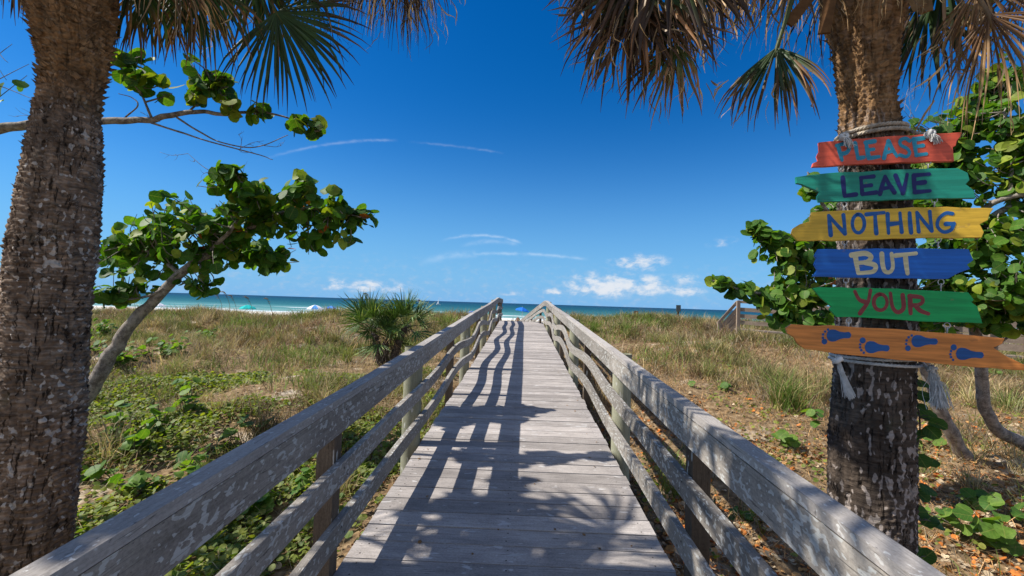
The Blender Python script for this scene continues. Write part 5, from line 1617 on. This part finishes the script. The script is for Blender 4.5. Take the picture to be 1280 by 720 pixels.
w = bpy.data.worlds.new('World'); scn.world = w
t = NT(w)
sky = t.n('ShaderNodeTexSky', sky_type='NISHITA', sun_disc=False)
sky.sun_elevation = math.asin(sdir[2]); sky.sun_rotation = math.atan2(sdir[0], sdir[1])
sky.air_density = 1.0; sky.dust_density = .3; sky.ozone_density = 4.0; sky.altitude = 0
col = t.n('ShaderNodeHueSaturation', {'Saturation': 1.40, 'Value': 1.10, 'Color': sky.outputs[0], 'Hue': .5}).outputs[0]
col = t.mix(1.0, col, (.46, .95, 1.18), 'MULTIPLY')
gen = t.n('ShaderNodeTexCoord').outputs['Generated']
s = t.n('ShaderNodeSeparateXYZ', {0: gen})
az = t.math('ARCTAN2', s.outputs[0], s.outputs[1])
el = t.math('ARCSINE', s.outputs[2])
azd = t.math('MULTIPLY', az, 57.2958); eld = t.math('MULTIPLY', el, 57.2958)
uv = t.n('ShaderNodeCombineXYZ', {0: azd, 1: eld, 2: 0.0}).outputs[0]


def ae(px, py):
    d = nrm(ray(px, py)); return math.degrees(math.atan2(d[0], d[1])), math.degrees(math.asin(d[2]))


col = t.mix(t.math('MULTIPLY', t.math('POWER', t.smooth(eld, 32.0, -3.0), 2.5), .95), col, (2.2, 5.0, 9.0))
nz = t.noise(t.vmul(uv, (.55, .9, 1)), 1.0, 7.0, .62, .2)
nfine = t.noise(t.vmul(uv, (.9, 1.6, 1)), 1.0, 6.0, .6)


def puff(px, py, rx, ry, amt=1.0, flat=True):
    a0, e0 = ae(px, py); a1, _ = ae(px + rx, py); _, e1 = ae(px, py - ry)
    du = t.math('DIVIDE', t.math('SUBTRACT', azd, a0), abs(a1 - a0))
    dv = t.math('DIVIDE', t.math('SUBTRACT', eld, e0), abs(e1 - e0))
    if flat: dv = t.math('MAXIMUM', dv, t.math('MULTIPLY', dv, -2.2))
    r2 = t.math('ADD', t.math('MULTIPLY', du, du), t.math('MULTIPLY', dv, dv))
    return t.math('MULTIPLY', t.math('SUBTRACT', 1.0, t.math('SQRT', r2)), amt)


def maxall(lst):
    o = lst[0]
    for q in lst[1:]: o = t.math('MAXIMUM', o, q)
    return o


dense = maxall([puff(762, 362, 84, 30, .95), puff(752, 358, 40, 26, .9), puff(815, 360, 46, 22, .8), puff(800, 328, 50, 15, .72, False), puff(858, 362, 34, 26, .7), puff(690, 366, 30, 9, .6), puff(455, 360, 90, 17, .62), puff(642, 368, 22, 7, .5), puff(905, 304, 30, 12, .3, False)])
dm = t.smooth(t.math('ADD', dense, t.math('MULTIPLY', t.math('SUBTRACT', nz, .5), 2.3)), .0, .95)
dm = t.math('MULTIPLY', dm, t.smooth(dense, .0, .35))
# thin veil of small clouds low over the horizon
veil = t.math('MULTIPLY', t.smooth(nfine, .46, .78), t.math('MULTIPLY', t.smooth(eld, 7.0, 1.5), .42))
# contrails
def trail(pts, wdt, amt):
    (x0, y0), (x1, y1), (x2, y2) = [ae(*p) for p in pts]
    c2 = np.polyfit([x0, x1, x2], [y0, y1, y2], 2)
    p = t.math('ADD', t.math('ADD', t.math('MULTIPLY', t.math('MULTIPLY', azd, azd), float(c2[0])), t.math('MULTIPLY', azd, float(c2[1]))), float(c2[2]))
    d = t.math('DIVIDE', t.math('SUBTRACT', t.math('ADD', eld, t.math('MULTIPLY', t.math('SUBTRACT', nfine, .5), .35)), p), wdt)
    g = t.math('POWER', 2.718, t.math('MULTIPLY', t.math('MULTIPLY', d, d), -1.0))
    w_ = x2 - x0
    g = t.math('MULTIPLY', g, t.math('MULTIPLY', t.smooth(azd, x0, x0 + w_ * .35), t.smooth(azd, x2, x2 - w_ * .12)))
    return t.math('MULTIPLY', g, t.math('MULTIPLY', amt, t.smooth(nz, .25, .6)))


tr_ = maxall([trail([(315, 203), (420, 179), (500, 176)], .14, .15), trail([(505, 177), (570, 183), (632, 192)], .12, .10),
              trail([(545, 303), (600, 294), (655, 305)], .16, .3), trail([(560, 320), (640, 317), (740, 325)], .18, .26), trail([(520, 331), (550, 322), (600, 318)], .4, .18), trail([(570, 310), (605, 302), (650, 306)], .25, .16)])
sd = t.n('ShaderNodeVectorMath', {0: gen, 1: tuple(float(q) for q in sdir)}, operation='DOT_PRODUCT').outputs['Value']
aure = t.math('MULTIPLY', t.smooth(sd, .80, 1.0), .5)
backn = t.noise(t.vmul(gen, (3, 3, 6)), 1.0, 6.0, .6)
back = t.math('MULTIPLY', t.smooth(t.math('ADD', s.outputs[1], t.math('MULTIPLY', backn, .5)), .15, -.35), t.math('ADD', .22, t.math('MULTIPLY', t.smooth(backn, .40, .64), .6)))  # unseen white cloud veil behind the camera, added to lift the fill light
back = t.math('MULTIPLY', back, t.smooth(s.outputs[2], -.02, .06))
cloud_c = t.mix(t.smooth(t.math('ADD', nz, t.math('MULTIPLY', dense, .25)), .42, .72), (5.2, 6.4, 8.2), (8.6, 8.8, 9.2))
mixm = t.math('MULTIPLY', dm, .88)
skyc = t.mix(aure, col, (8.5, 9.0, 9.6))
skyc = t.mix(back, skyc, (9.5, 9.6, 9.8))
skyc = t.mix(veil, skyc, (5.0, 6.2, 7.8))
skyc = t.mix(tr_, skyc, (9, 10, 11))
skyc = t.mix(mixm, skyc, cloud_c)
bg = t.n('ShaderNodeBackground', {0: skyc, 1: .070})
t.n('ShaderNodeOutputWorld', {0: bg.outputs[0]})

# ------------------------------------------------------------------ render settings
scn.render.engine = 'CYCLES'
scn.view_settings.view_transform = 'Standard'; scn.view_settings.look = 'None'
scn.view_settings.exposure = 0.48; scn.view_settings.gamma = 1.0
c = scn.cycles
c.max_bounces = 7; c.diffuse_bounces = 3; c.glossy_bounces = 2; c.transmission_bounces = 4; c.transparent_max_bounces = 4
c.use_denoising = True
try: c.denoiser = 'OPENIMAGEDENOISE'
except Exception: pass
c.sample_clamp_indirect = 6.0
